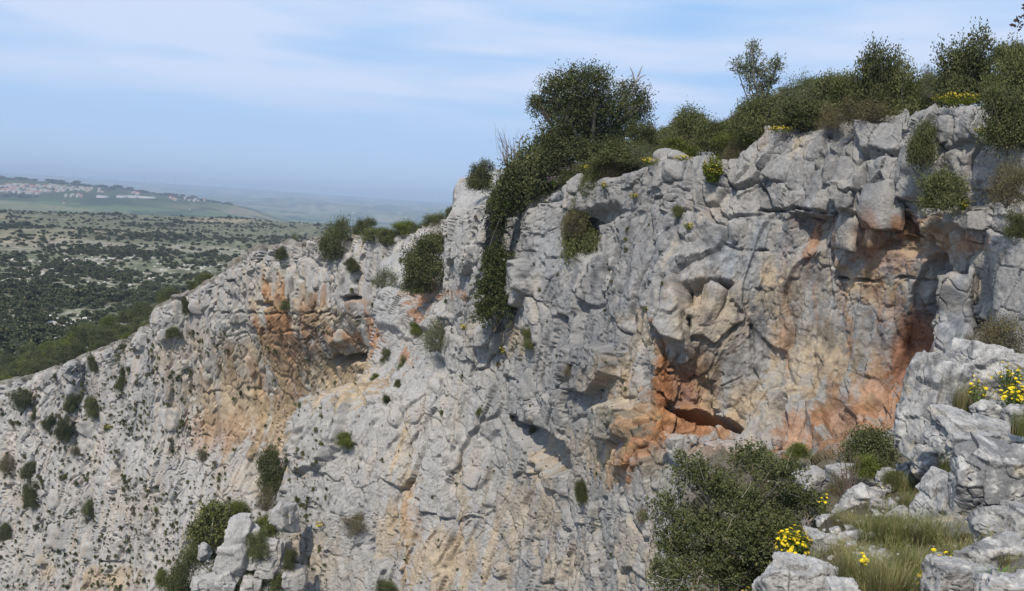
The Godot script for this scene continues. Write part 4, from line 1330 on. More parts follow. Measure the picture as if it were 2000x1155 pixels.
	for q in [[281, 366, 9000.0, 0.3, "pale wind turbine above the middle of the ridge"], [341, 369, 8800.0, 1.2, "clearest white wind turbine past the end of the ridge"], [858, 402, 9500.0, 0.7, "wind turbine beside the rock pinnacle"], [142, 354, 11000.0, 2.0, "faint wind turbine over the town"]]:
		var p := at(q[0], q[1], q[2])
		var o := base("wind_turbine", Vector3(p.x, land_height(p.x, p.z), p.z))
		tag(o, q[4], "wind turbine")
		var top := maxf(at(q[0], q[1] - 24.0, q[2]).y, o.position.y + 70.0) - o.position.y
		var T := Leaves.new()
		T.tube(PackedVector3Array([Vector3.ZERO, Vector3(0, top * 0.5, 0), Vector3(0, top, 0)]), 3.2, 1.8, Color(0.85, 0.85, 0.85), 8)
		part("tower", T.mesh(), M.white, o)
		var N := Leaves.new()
		N.tube(PackedVector3Array([Vector3(0, top + 1, -5), Vector3(0, top + 1, 4)]), 2.4, 1.8, Color(0.85, 0.85, 0.85), 8)
		part("nacelle", N.mesh(), M.white, o)
		for k in 3:
			var a: float = q[3] + TAU * k / 3
			var B := Leaves.new()
			var d := Vector3(sin(a), cos(a), 0)
			B.tube(PackedVector3Array([Vector3(0, top + 1, 5) + d * 1.5, Vector3(0, top + 1, 5) + d * 16, Vector3(0, top + 1, 5) + d * 44]), 2.0, 0.5, Color(0.85, 0.85, 0.85), 6)
			part("blade", B.mesh(), M.white, o)
		ti += 1
	for q in [[568, 400, 22.0, "steel lattice pylon by the row of dark trees"], [598, 402, 18.0, "smaller steel lattice pylon standing past the tree row"]]:
		var p := land_at(q[0], q[1])
		var o := base("power_pylon", p)
		tag(o, q[3], "pylon")
		var T := Leaves.new()
		var hh: float = q[2]
		for sx in [-1, 1]:
			for sz in [-1, 1]:
				T.tube(PackedVector3Array([Vector3(sx * 2.0, 0, sz * 2.0), Vector3(sx * 0.9, hh * 0.5, sz * 0.9), Vector3(sx * 0.2, hh, sz * 0.2)]), 0.22, 0.14, Color.WHITE, 4)
		part("legs", T.mesh(), M.steel, o)
		var A := Leaves.new()
		for k in 3: A.tube(PackedVector3Array([Vector3(-3.2 + k * 0.5, hh * (0.72 + 0.11 * k), 0), Vector3(3.2 - k * 0.5, hh * (0.72 + 0.11 * k), 0)]), 0.18, 0.18, Color.WHITE, 4)
		part("crossarms", A.mesh(), M.steel, o)

# ---------------------------------------------------------------- rocks
# a boulder that fills this outline at this distance
func boulder(label: String, cx: float, cy: float, pw: float, ph: float, d: float, s: int, pale := 0.0, turn := Vector3.ZERO, deep := 0.8, res := 44, zone := 3) -> void:
	var p := at(cx, cy, d)
	var half := Vector3(pw * 0.5 / F * d, ph * 0.5 / F * d, (pw + ph) * 0.25 / F * d * deep)
	var xf := Transform3D(Basis.from_euler(Vector3(deg_to_rad(turn.x), deg_to_rad(turn.y), deg_to_rad(turn.z))), p)
	var o := single("boulder", rock_mesh(half, s, res, 1.0, xf, zone, pale), M.stone if zone == 3 else M.rock)
	o.transform = xf
	tag(o, label, "boulder")

func loose_rocks() -> void:
	boulder("tall pale boulder with white crusted facets beside the end of the hollow", 1822, 808, 96, 190, 11.2, 5, 0.06, Vector3(0, 30, -20), 1.0, 60)
	boulder("smooth pale rock behind the yellow flowers at the picture's edge", 1965, 735, 170, 110, 11.6, 8, 0.1, Vector3(0, -10, -18), 0.9, 48)
	boulder("long sloping slab under the small loose stones", 1925, 868, 190, 92, 9.4, 12, 0.05, Vector3(6, 0, -8), 0.9, 56)
	boulder("largest grey boulder, flat fronted and rounded above the split one", 1945, 948, 165, 168, 7.9, 21, -0.02, Vector3(0, -12, 4), 0.8, 72)
	boulder("pale wedge shaped rock leaning on the largest boulder", 1845, 985, 80, 118, 8.3, 31, 0.06, Vector3(0, 20, -14), 0.8, 48)
	boulder("split boulder with a level crack below the largest one", 1990, 1045, 130, 118, 6.6, 43, 0.05, Vector3(0, -8, 5), 0.8, 64)
	boulder("small pale stone perched below the yellow flowers", 1930, 808, 62, 46, 9.9, 52, 0.07, Vector3(0, 15, -6), 0.9, 30)
	boulder("rounded grey stone beside the perched pale one", 1990, 818, 62, 54, 9.6, 55, 0.0, Vector3(0, 5, 0), 0.9, 30)
	boulder("flat topped white slab below the big grey green bush", 1553, 1142, 148, 96, 7.0, 63, 0.12, Vector3(4, 8, 6), 0.9, 64)
	boulder("grey rock with yellow flowers along its edge, low between the grass and split boulder", 1885, 1140, 150, 86, 5.6, 71, 0.03, Vector3(0, 5, -3), 0.9, 56)
	boulder("pale rock in the bottom corner under the green leaves", 1985, 1160, 140, 66, 4.9, 78, 0.05, Vector3(0, 0, -5), 0.9, 48)
	boulder("dark grey rock in the shade under the wedge", 1860, 1050, 96, 74, 7.6, 83, -0.05, Vector3(0, 12, 8), 0.9, 40)
	boulder("grey bedrock rib beneath the largest boulder", 1925, 1040, 110, 90, 7.9, 86, -0.02, Vector3(0, -12, 10), 0.9, 40)
	boulder("shaded rock at the foot of the tall pale boulder", 1830, 905, 90, 60, 10.4, 91, -0.03, Vector3(0, 12, -12), 0.9, 36)
	boulder("pale block at the head of the stone heap", 1690, 982, 66, 62, 10.6, 104, 0.06, Vector3(0, 30, 8), 0.9, 34)
	boulder("square pale block beside the heap's head", 1724, 1000, 56, 54, 10.0, 107, 0.08, Vector3(0, -20, 4), 0.9, 30)
	boulder("leaning flat stone at the lower end of the heap", 1650, 1010, 46, 44, 10.4, 112, 0.03, Vector3(0, 20, 20), 0.7, 28)
	boulder("thin flat flagstone on the lower end of the heap", 1634, 1022, 64, 14, 10.2, 117, 0.05, Vector3(0, 10, -4), 1.6, 26)
	boulder("second thin flagstone under the first", 1640, 1040, 58, 16, 10.0, 119, 0.02, Vector3(0, -8, -2), 1.6, 26)
	boulder("pale stone standing above the yellow spurge", 1612, 1078, 66, 70, 8.6, 123, 0.08, Vector3(0, 12, 8), 0.9, 36)
	boulder("whitest small stone on top of the heap", 1728, 952, 18, 17, 11.0, 131, 0.16, Vector3(0, 0, 0), 1.0, 18)
	boulder("flat stone below the whitest small one", 1706, 963, 40, 18, 10.9, 137, 0.08, Vector3(0, 10, 5), 1.2, 22)
	boulder("pale rock beside the grassy nook at the heap's upper end", 1740, 935, 50, 40, 11.6, 141, 0.05, Vector3(0, 22, -6), 0.9, 28)
	boulder("low rock in the grassy nook", 1778, 925, 46, 40, 11.4, 143, 0.02, Vector3(0, 12, 6), 0.9, 26)
	boulder("grey stone half hidden by the grass beside the pale stone", 1668, 1062, 60, 44, 8.8, 149, 0.0, Vector3(0, 22, 6), 0.9, 28)
	boulder("angular stone where the heap meets the grass", 1760, 1012, 48, 44, 9.4, 151, 0.04, Vector3(0, 42, 6), 0.9, 28)
	boulder("broad grey boulder filling the space under the long sloping slab", 1880, 1000, 130, 110, 8.6, 211, 0.0, Vector3(5, 15, -10), 0.9, 52)
	boulder("low grey boulder between the split one and the bottom corner", 1950, 1105, 120, 80, 6.2, 214, 0.02, Vector3(0, 25, 6), 0.9, 48)
	boulder("mossy grey boulder beside the shaggy grass", 1812, 1062, 70, 60, 7.9, 217, -0.03, Vector3(0, 35, 6), 0.9, 36)
	boulder("grey boulder under the perched pale stone", 1975, 880, 100, 70, 9.4, 219, 0.02, Vector3(0, 5, -12), 0.9, 44)
	boulder("pale stone rising out of the straw coloured grass", 1712, 1098, 52, 40, 7.4, 231, 0.06, Vector3(0, 15, 8), 0.9, 30)
	boulder("flat pale stone in the grass below the lone yellow flowers", 1648, 1128, 54, 30, 7.0, 233, 0.06, Vector3(0, 35, -6), 1.1, 28)
	boulder("sloping pale stone where the grass meets the wedge", 1786, 1052, 60, 44, 8.2, 237, 0.04, Vector3(0, 25, 12), 0.9, 30)
	boulder("white stone at the bottom edge beside the flat topped slab", 1650, 1164, 70, 40, 6.2, 239, 0.09, Vector3(0, 5, 4), 0.9, 30)
	# outcrop below the pinnacle: white knobs amid green
	for q in [
		["tallest white limestone knob amid green bushes below the cliff", 470, 1050, 44, 70, 66.5],
		["cracked lower block of the tallest white knob", 462, 1088, 50, 60, 66.2],
		["narrow white pillar leaning on the tallest knob", 490, 1055, 26, 54, 66.8],
		["small white stone wedged beside the tallest knob", 494, 1098, 24, 26, 66.0],
		["white knob with green tufts beside the tallest one", 530, 1078, 40, 46, 66.0],
		["pale squat block under the tufted knob", 524, 1110, 34, 34, 65.8],
		["slim white block at the tufted knob's far side", 552, 1084, 26, 50, 66.2],
		["low white knob under the tallest one", 440, 1136, 34, 44, 65.5],
		["white twin of the low knob", 418, 1138, 30, 34, 65.7],
		["low white knob at the bottom beside the dark bush", 392, 1146, 30, 34, 65.5],
		["grey white knob where the outcrop meets the cliff", 552, 1010, 44, 50, 68.5],
		["small white knob low in the green hollow", 490, 1146, 36, 36, 65.5],
		["lumpy pale block at the outcrop's cliff side", 576, 1128, 40, 40, 66.0],
		["thin white knob standing in the tree's foliage", 400, 1078, 16, 30, 67.5],
	]: boulder(q[0], q[1], q[2], q[3] * 1.1, q[4] * 1.1, q[5], 160 + int(q[1]) % 97, 0.3, Vector3(int(q[2]) % 9 - 4, int(q[1]) % 50 - 25, int(q[1]) % 14 - 7), 0.9, 22, 1)
	# stones on the floor of the hollow
	boulder("largest fallen block before the cave slot", 1325, 872, 44, 44, 37.4, 181, 0.45, Vector3(0, 20, 10), 0.9, 20, 1)
	boulder("small square fallen block before the cave slot", 1354, 858, 22, 16, 37.6, 183, 0.45, Vector3(0, 30, 0), 0.9, 14, 1)
	boulder("long flat fallen block on the floor of the hollow", 1415, 872, 70, 18, 36.6, 185, 0.3, Vector3(0, 5, 2), 1.2, 18, 1)
	boulder("reddish fallen block beside the largest one", 1303, 860, 24, 34, 37.7, 187, 0.0, Vector3(0, 20, 5), 0.9, 14, 1)
	boulder("rounded pale stone at the foot of the hollow's wall", 1517, 862, 18, 18, 34.6, 189, 0.4, Vector3(0, 20, 0), 1.0, 12, 1)
	boulder("flat pale rock under the dead twigs", 1660, 930, 90, 40, 20.0, 191, 0.25, Vector3(8, 15, -8), 1.0, 24, 1)
	boulder("striped pale rock behind the big bush", 1590, 935, 70, 40, 22.0, 193, 0.2, Vector3(8, 25, 15), 1.0, 24, 1)
	blocks_on_cliffs()
	pebbles()

# squared blocks that stand out of the rock face, each its own piece of its cliff
func blocks_on_cliffs() -> void:
	rng.seed = 909
	var far: Node3D = get_node("far_cliff")
	var near: Node3D = get_node("near_cliff")
	for k in 200:
		var on_far := k < 60
		var px := rng.randf_range(0, 720) if on_far else rng.randf_range(600, 1900)
		var py := rng.randf_range(480, 1150)
		if on_far: py = far_crest(px) + pow(rng.randf(), 1.6) * 420.0 + 4.0
		elif k % 3 == 0: py = rng.randf_range(240, 470)
		var g = hit(px, py)
		if g == null: continue
		if on_far != (g[3] == 0) or g[3] == 2: continue
		if px > 1400 and py > 470: continue
		if px > 1230 and py > 690: continue
		var z: float = g[2]
		var big := rng.randf()
		var w := (1.1 + 2.0 * big * big) if on_far else (0.45 + 1.0 * big * big)
		var half := Vector3(w * rng.randf_range(0.45, 0.75), w * rng.randf_range(0.4, 0.9), w * 0.4)
		var n: Vector3 = g[1]
		n.y *= 0.3
		n = (n.normalized() + Vector3(0.02, 0, 0.05)).normalized()
		var b := Basis.looking_at(-n, Vector3.UP) * Basis.from_euler(Vector3(rng.randf_range(-0.15, 0.15), rng.randf_range(-0.3, 0.3), rng.randf_range(-0.1, 0.1)))
		var xf := Transform3D(b, g[0] - n * half.z * 0.75)
		var o := part("rock_block", rock_mesh(half, 1000 + k, 8, 0.8, xf, 0 if on_far else 1), M.rock, far if on_far else near)
		o.transform = xf

func pebbles() -> void:
	rng.seed = 31
	var mesh := rock_mesh(Vector3.ONE, 6, 5, 0.6, Transform3D(), 3, -0.12, 7)
	var tr := []
	for k in 420:
		var g = hit(rng.randf_range(1480, 2000), rng.randf_range(870, 1155))
		if g == null or g[3] != 2: continue
		var s := 0.012 + 0.05 * pow(rng.randf(), 3.0)
		tr.append(Transform3D(Basis.from_euler(Vector3(rng.randf() * TAU, rng.randf() * TAU, 0)).scaled(Vector3(s, s * 0.7, s)), g[0]))
	var mm := MultiMesh.new()
	mm.transform_format = MultiMesh.TRANSFORM_3D
	mm.mesh = mesh
	mm.instance_count = tr.size()
	for i in tr.size(): mm.set_instance_transform(i, tr[i])
	var o := MultiMeshInstance3D.new()
	o.name = "gravel"
	o.multimesh = mm
	o.material_override = M.land
	add_child(o)
	tag(o, "small loose stones on the ledge ground", "gravel", "", "stuff")

# ---------------------------------------------------------------- plants on the cliffs
func cliff_plants() -> void:
	big_tree()
	olive_sapling()
	hanging_ivy()
	var crest := "bushes along the cliff rim"
	for b in [
		["dark sparse bush at the very tip of the pinnacle", 936, 343, 62, 56, "oak", 1, 61.0],
		["broad dark bush sprawling below the big tree towards the pinnacle", 1030, 330, 150, 140, "oak", 2, 58.0],
		["dark bush spilling down the gully behind the pinnacle", 985, 375, 80, 80, "oak", 3, 58.5],
		["bush at the foot of the big tree on its pinnacle side", 1085, 295, 110, 90, "oak", 4, 56.5],
		["low green bush on the slope just below the big tree's trunk", 1210, 305, 130, 44, "green", 1, 50.0],
		["round green bush above the yellow flowers on the rim's slope", 1160, 345, 66, 70, "green", 3, 51.0],
		["dark green bush with upright tips next to the big tree", 1265, 275, 90, 66, "oak", 5, 51.0],
		["olive green bush rising highest between big tree and sapling", 1340, 250, 96, 90, "green", 2, 49.0],
		["small green bush behind the brown grass of the rim", 1395, 265, 90, 56, "green", 4, 46.0],
		["brownish low bush above the pale rim rock", 1320, 290, 90, 40, "moss", 1, 45.5],
		["grey brown bush beside the yellow broom", 1430, 296, 60, 80, "dry", 1, 42.0],
		["green bush under the wispy olive sapling", 1470, 226, 110, 80, "green", 5, 41.0],
		["grey green bush right of the sapling", 1560, 182, 110, 90, "grey", 1, 40.0],
		["dark bush below the grey green one", 1560, 222, 120, 60, "oak", 0, 39.0],
		["dense olive bush midway along the rim", 1632, 196, 110, 100, "green", 0, 38.0],
		["large dark bush with a pointed tip on the rim", 1700, 160, 110, 130, "oak", 1, 37.0],
		["large rounded olive bush beside the pointed one", 1765, 190, 110, 120, "green", 1, 36.0],
		["dusky low bush overhanging the grey wall", 1690, 218, 130, 54, "dry", 2, 35.0],
		["grey bush in front of the dusky one", 1620, 228, 60, 50, "dry", 3, 36.5],
		["small wispy bush between the two big rim bushes", 1815, 160, 50, 60, "grey", 2, 35.0],
		["broad green tree bush at the right end of the rim", 1890, 140, 130, 130, "oak", 2, 32.0],
		["bright green bush nearest the edge of the picture on the rim", 1970, 150, 120, 130, "green", 3, 30.0],
		["dark shaded bush below the bright green one", 1965, 225, 110, 120, "oak", 3, 27.0],
		["dark bush in the cleft under the yellow flowers", 1800, 275, 66, 90, "oak", 4, 30.6],
		["bright green bush lodged under the rim of the wall", 1842, 368, 100, 84, "green", 2, 28.6],
		["grey brown bush by the wall at the picture's edge", 1965, 350, 90, 110, "dry", 1, 25.0],
		["small green bush on the ledge above the buttress", 1985, 440, 56, 50, "oak", 5, 23.0],
		["dusky bush behind the pale foreground rock", 1945, 655, 130, 100, "dry", 2, 15.5],
		["dark stems of bush hidden at the buttress foot", 1890, 690, 60, 80, "dry", 3, 15.0],
	]: bush("rim_bush", b[0], b[1], b[2], b[3], b[4], b[5], b[6], b[7], crest)
	# the unbroken thicket behind the rim: every bush stands on the slope between the rock edge and the skyline
	rng.seed = 271
	var sky_line := [1100, 330, 1240, 285, 1300, 240, 1345, 212, 1400, 238, 1450, 200, 1500, 185, 1560, 150, 1620, 150, 1680, 130, 1715, 115, 1760, 130, 1810, 150, 1850, 110, 1900, 84, 2010, 84]
	var rock_line := [1100, 350, 1240, 320, 1300, 300, 1400, 305, 1450, 285, 1500, 262, 1560, 250, 1620, 240, 1700, 236, 1800, 215, 1850, 190, 1900, 185, 2010, 230]
	for k in 120:
		var px := rng.randf_range(1110, 2010)
		var lo := along(sky_line, px)
		var hi := along(rock_line, px)
		var t := rng.randf()
		var w := rng.randf_range(44, 86)
		var h := w * rng.randf_range(0.5, 0.8)
		var d := 52.0 - (px - 1100.0) * 0.0215 + (1.0 - t) * 5.0
		var cy := lerpf(lo + h * 0.5, maxf(hi - h * 0.25, lo + h * 0.5), t)
		var tone: String = ["green", "dark", "olive", "grey green", "dusky", "yellowish", "brownish"][k % 7]
		bush("thicket_bush", sited(["small", "middling", "wide"][clampi(int((w - 44.0) / 14.0), 0, 2)] + " " + tone + " thicket bush", px, cy, RIM_MARKS), px, cy, w, h, ["green", "oak", "green", "grey", "oak", "moss", "dry"][k % 7], k % 6, d, "thicket along the near rim")
	var wall := "bushes rooted in the cliff faces"
	for b in [
		["wide brown green bush hanging on the upper wall", 1145, 448, 96, 116, "green", 1, 0.0],
		["dry twiggy bush beside the hanging one", 1112, 425, 60, 70, "dry", 1, 0.0],
		["dark round oak bush in the notch before the pinnacle", 828, 500, 104, 96, "oak", 1, 74.0],
		["shaded bush under the round oak bush", 815, 552, 74, 40, "oak", 3, 74.0],
		["grey green bush in the notch, next to the round oak bush", 750, 540, 62, 50, "grey", 1, 86.0],
		["dry scrub behind the notch near the pinnacle", 850, 470, 60, 50, "dry", 2, 92.0],
		["big dark bush on the far cliff's rim", 655, 466, 76, 76, "oak", 2, 117.0],
		["dark bush right below the big one on the rim", 690, 515, 30, 30, "oak", 4, 0.0],
		["bushy crown behind the big rim bush", 708, 445, 52, 40, "oak", 5, 122.0],
		["low green bush along the far rim", 740, 458, 80, 28, "green", 2, 112.0],
		["domed green bush on the far rim near the pinnacle", 850, 432, 56, 36, "green", 3, 106.0],
		["green bush between the domed one and the big one", 795, 447, 66, 30, "moss", 2, 110.0],
		["long olive bush filling the far rim beside the big bush", 765, 462, 60, 30, "green", 1, 110.5],
		["dusky bush filling the far rim under the domed one", 825, 450, 60, 30, "oak", 3, 107.5],
		["low dark bush on the far rim before the two larger crowns", 728, 470, 50, 26, "oak", 2, 113.5],
		["dark bush touching the pinnacle", 878, 418, 26, 34, "oak", 0, 104.0],
		["small dark bush at the top step of the far rim", 550, 494, 28, 24, "oak", 1, 0.0],
		["thin pale green bush behind the top step", 574, 472, 22, 36, "grey", 3, 135.0],
		["bush at the second step of the far rim", 402, 550, 48, 32, "green", 4, 141.0],
		["small bush next to the second step", 374, 558, 24, 18, "oak", 2, 142.0],
		["bush in the crack of the square buttress", 364, 596, 20, 34, "oak", 3, 0.0],
		["low bush lying on the square buttress", 340, 648, 36, 18, "green", 0, 0.0],
		["bush on the rim beside the smooth grey rib", 248, 684, 56, 44, "oak", 4, 154.0],
		["dark bush in the gully under the rim", 236, 738, 28, 50, "oak", 5, 0.0],
		["dark bush over the thin rib", 188, 792, 40, 46, "oak", 0, 0.0],
		["narrow bush in the upper gully", 186, 708, 18, 36, "oak", 1, 0.0],
		["upright dark bush high on the far grey wall", 132, 784, 28, 42, "oak", 2, 0.0],
		["largest dark bush high on the far grey wall", 130, 832, 42, 50, "oak", 3, 0.0],
		["narrow dark bush beside the largest one", 92, 822, 22, 38, "oak", 4, 0.0],
		["slanting dark bush near the top of the wall", 50, 772, 56, 34, "oak", 5, 0.0],
		["small bush under the slanting one", 66, 800, 16, 40, "oak", 0, 0.0],
		["rounded bush at the picture's edge", 20, 902, 40, 44, "dry", 1, 0.0],
		["green bush next to the rounded one", 52, 916, 36, 36, "oak", 1, 0.0],
		["leaning green bush below the rounded pair", 64, 962, 34, 52, "green", 1, 0.0],
		["round green bush alone on the grey wall", 176, 986, 44, 46, "oak", 2, 0.0],
		["green bush low at the picture's edge", 10, 1036, 30, 40, "green", 2, 0.0],
		["small bush above the alcove's step", 146, 878, 24, 22, "dry", 2, 0.0],
		["small grey bush in the ochre alcove", 398, 886, 26, 26, "dry", 3, 0.0],
		["tuft of bush on the ledge above the orange streak", 560, 594, 30, 18, "green", 3, 0.0],
		["dark bush in the cleft between the two cliffs", 535, 910, 64, 96, "oak", 4, 77.0],
		["twiggy bush below the dark cleft bush", 520, 968, 50, 60, "dry", 1, 76.0],
		["green tuft bush on the step of the middle crag", 785, 632, 34, 50, "oak", 3, 0.0],
		["wide grey green bush under the pinnacle", 860, 655, 84, 64, "grey", 2, 0.0],
		["yellowish bush beside the wide grey green one", 815, 640, 36, 30, "moss", 3, 0.0],
		["dark green bush hanging in the side wall", 751, 697, 28, 36, "oak", 5, 0.0],
		["second green bush in the side wall", 786, 710, 28, 30, "green", 1, 0.0],
		["long dark tuft in the smooth crag", 755, 780, 20, 30, "oak", 1, 0.0],
		["small tuft on the crag's shoulder", 730, 738, 24, 18, "moss", 1, 0.0],
		["round tuft above the crag's shoulder", 774, 748, 16, 18, "oak", 4, 0.0],
		["grassy bush at the crag's slanting step", 672, 858, 44, 24, "moss", 2, 0.0],
		["spreading bush in the crag's lower middle", 700, 1018, 66, 40, "dry", 2, 0.0],
		["dark bush at the bottom of the crag", 757, 1148, 54, 34, "oak", 2, 0.0],
		["narrow hanging bush beside the diagonal crack", 1140, 955, 30, 52, "oak", 3, 0.0],
		["dark tuft under the flat square hollow", 1040, 842, 22, 30, "dry", 1, 0.0],
		["dark tuft near the foot of the ivy", 1035, 660, 24, 40, "green", 4, 0.0],
		["green tuft under the level joint", 935, 802, 18, 16, "green", 1, 0.0],
		["tuft in the narrow cleft below the slab", 1105, 710, 24, 50, "dry", 3, 0.0],
		["rust brown bush beside the big grey green bush", 1252, 1000, 40, 40, "dry", 2, 0.0],
		["small bush on the wall's dark notch", 1328, 410, 24, 24, "green", 2, 0.0],
		["small dry bush under the wall's foot", 1560, 878, 56, 30, "moss", 0, 30.0],
	]: bush("cliff_bush", b[0], b[1], b[2], b[3], b[4], b[5], b[6], b[7], wall)
	# green hollow round the white knobs
	for b in [
		["pale green bush climbing behind the tallest white knob", 425, 1020, 90, 80, "green", 2, 70.0],
		["yellowish bush on the flank of the pale green one", 465, 1000, 60, 50, "moss", 1, 70.5],
		["thin foliage round the pale trunk", 400, 1060, 100, 70, "green", 0, 69.5],
		["dark oak bush at the bottom beside the low knob", 350, 1125, 66, 90, "oak", 2, 67.0],
		["dark bush between the white knobs", 495, 1125, 70, 60, "oak", 4, 66.8],
		["bush on top of the second white knob", 505, 1062, 52, 56, "green", 1, 65.4],
		["dark bush under the tallest white knob", 440, 1105, 66, 40, "oak", 1, 67.0],
		["bush beside the second white knob and the cliff", 563, 1090, 30, 46, "oak", 5, 65.6],
		["bright green grass bush at the bottom edge", 318, 1130, 32, 30, "moss", 2, 68.0],
		["weedy bush between outcrop and cliff", 518, 1028, 66, 36, "moss", 3, 68.4],
		["bush in the hollow under the second knob", 545, 1135, 50, 40, "green", 3, 66.0],
		["dark gap bush low by the cliff", 470, 1150, 60, 30, "oak", 3, 66.0],
	]: bush("hollow_bush", b[0], b[1], b[2], b[3], b[4], b[5], b[6], b[7], "bushes in the green hollow")
	# the scrubby slope behind the far rim
	rng.seed = 515
	var slope := 0
	for k in 62:
		var px := rng.randf_range(-20, 345)
		var py := far_crest(px) - rng.randf_range(4.0, 64.0) * (1.0 if px < 280 else 0.4)
		var w := rng.randf_range(26, 62)
		bush("slope_bush", sited(["small", "middling", "wide"][clampi(int((w - 26.0) / 12.0), 0, 2)] + " " + ["dark", "dusky", "green", "blackish", "yellowish"][k % 5] + " bush of the slope thicket", px, py, PLAIN_MARKS + FAR_MARKS), px, py, w, w * rng.randf_range(0.5, 0.8), ["oak", "oak", "green", "oak", "moss"][k % 5], k % 6, 172.0 - px * 0.06 + (far_crest(px) - py) * 0.8, "thicket behind the far rim")
	for k in 26:
		var px := rng.randf_range(430, 880)
		var w := rng.randf_range(16, 34)
		bush("slope_bush", sited(["green", "yellowish", "dark", "dry"][k % 4] + " weed on the far rim's top", px, far_crest(px), FAR_MARKS), px, far_crest(px) - 4.0, w, w * 0.6, ["green", "moss", "oak", "dry"][k % 4], k % 6, lerpf(138.0, 104.0, (px - 430.0) / 450.0), "weeds along the far rim")
	tufts()
	yellow_flowers()

const LEDGE_MARKS := [["white slab", 1553, 1142], ["yellow spurge", 1548, 1064], ["pale stone over the spurge", 1612, 1078], ["stone heap", 1690, 982], ["wedge shaped rock", 1845, 985], ["largest grey boulder", 1945, 948], ["split boulder", 1990, 1045], ["rock edged with yellow flowers", 1885, 1140], ["bottom corner rock", 1985, 1160], ["tall mixed grass tuft", 1745, 1060], ["straw grass tuft", 1672, 1140], ["long sloping slab", 1925, 868], ["shaded rock under the wedge", 1860, 1050], ["lone yellow flowers", 1683, 1090]]

func scrap_model(k: int) -> ArrayMesh:
	if not stock.has("scrap%d" % k): stock["scrap%d" % k] = grass_mesh(0.34, 0.2, 260, [0.3, 0.5, 0.7, 0.4, 0.6][k], 70 + k)
	return stock["scrap%d" % k]

func along(line: Array, x: float) -> float:
	for i in range(0, line.size() - 2, 2):
		if x < line[i + 2]: return lerpf(line[i + 1], line[i + 3], clampf((x - line[i]) / float(line[i + 2] - line[i]), 0, 1))
	return line[line.size() - 1]

func tuft_model(k: int) -> ArrayMesh:
	var r := RandomNumberGenerator.new()
	r.seed = 600 + k
	return crown([[Vector3(0, 0.2, 0), Vector3(0.5, 0.45, 0.5)], [Vector3(0.2, 0.1, 0.1), Vector3(0.4, 0.35, 0.4)]], 26, 5, 0.30, 0.3, [Color(0.03, 0.042, 0.018), Color(0.05, 0.06, 0.02), Color(0.06, 0.055, 0.03)][k % 3], [Color(0.08, 0.1, 0.04), Color(0.14, 0.15, 0.05), Color(0.13, 0.12, 0.07)][k % 3], 610 + k, 0.3, 0.4, 0.4)

# little cushions of plants rooted in every crack of the faces
func tufts() -> void:
	rng.seed = 808
	var models := []
	for k in 6: models.append(tuft_model(k))
	var n: FastNoiseLite = nz.mid
	var list := []
	for k in 5200:
		var px := rng.randf_range(0, 640) if k < 4200 else rng.randf_range(560, 1300)
		var py := rng.randf_range(640, 1155) if k < 4200 else rng.randf_range(420, 1155)
		if px < 640 and py < far_crest(px) + 12.0: continue
		var g = hit(px, py)
		if g == null or g[3] == 2: continue
		var p: Vector3 = g[0]
		var bay := Vector2((px - 540.0) / 150.0, (py - 760.0) / 130.0).length()
		if bay < 1.0 and rng.randf() < 0.8: continue
		if k >= 4200 and rng.randf() < 0.55: continue
		if n.get_noise_3d(p.x * 0.3, p.y * 0.3, p.z * 0.3) + rng.randf_range(-0.3, 0.3) < -0.12: continue
		var z: float = g[2]
		var s := (2.2 + 6.0 * pow(rng.randf(), 3.0)) / F * z
		list.append([s / z, p + g[1] * s * 0.1, s])
	list.sort_custom(func(a, b): return a[0] > b[0])
	var trans := []
	for k in 6: trans.append([])
	for i in list.size():
		var s: float = list[i][2]
		var b := Basis(Vector3.UP, rng.randf() * TAU).scaled(Vector3(s, s * rng.randf_range(0.8, 1.6), s))
		if i < 200:
			var o := single("cliff_tuft", models[i % 6], M.leaf, list[i][1])
			o.basis = b
			var tq := pix(list[i][1])
			tag(o, sited(["dark", "olive", "brownish"][i % 3] + " plant cushion on the rock", tq.x, tq.y, FAR_MARKS), "plant", "plant cushions in the cliff cracks")
		else: trans[i % 6].append(Transform3D(b, list[i][1]))
	for k in 6:
		var mm := MultiMesh.new()
		mm.transform_format = MultiMesh.TRANSFORM_3D
		mm.mesh = models[k]
		mm.instance_count = trans[k].size()
		for i in trans[k].size(): mm.set_instance_transform(i, trans[k][i])
		var o := MultiMeshInstance3D.new()
		o.name = numbered("cliff_weeds")
		o.multimesh = mm
		o.material_override = M.leaf
		add_child(o)
		tag(o, "tiny weeds speckling the cliff faces", "weeds", "", "stuff")

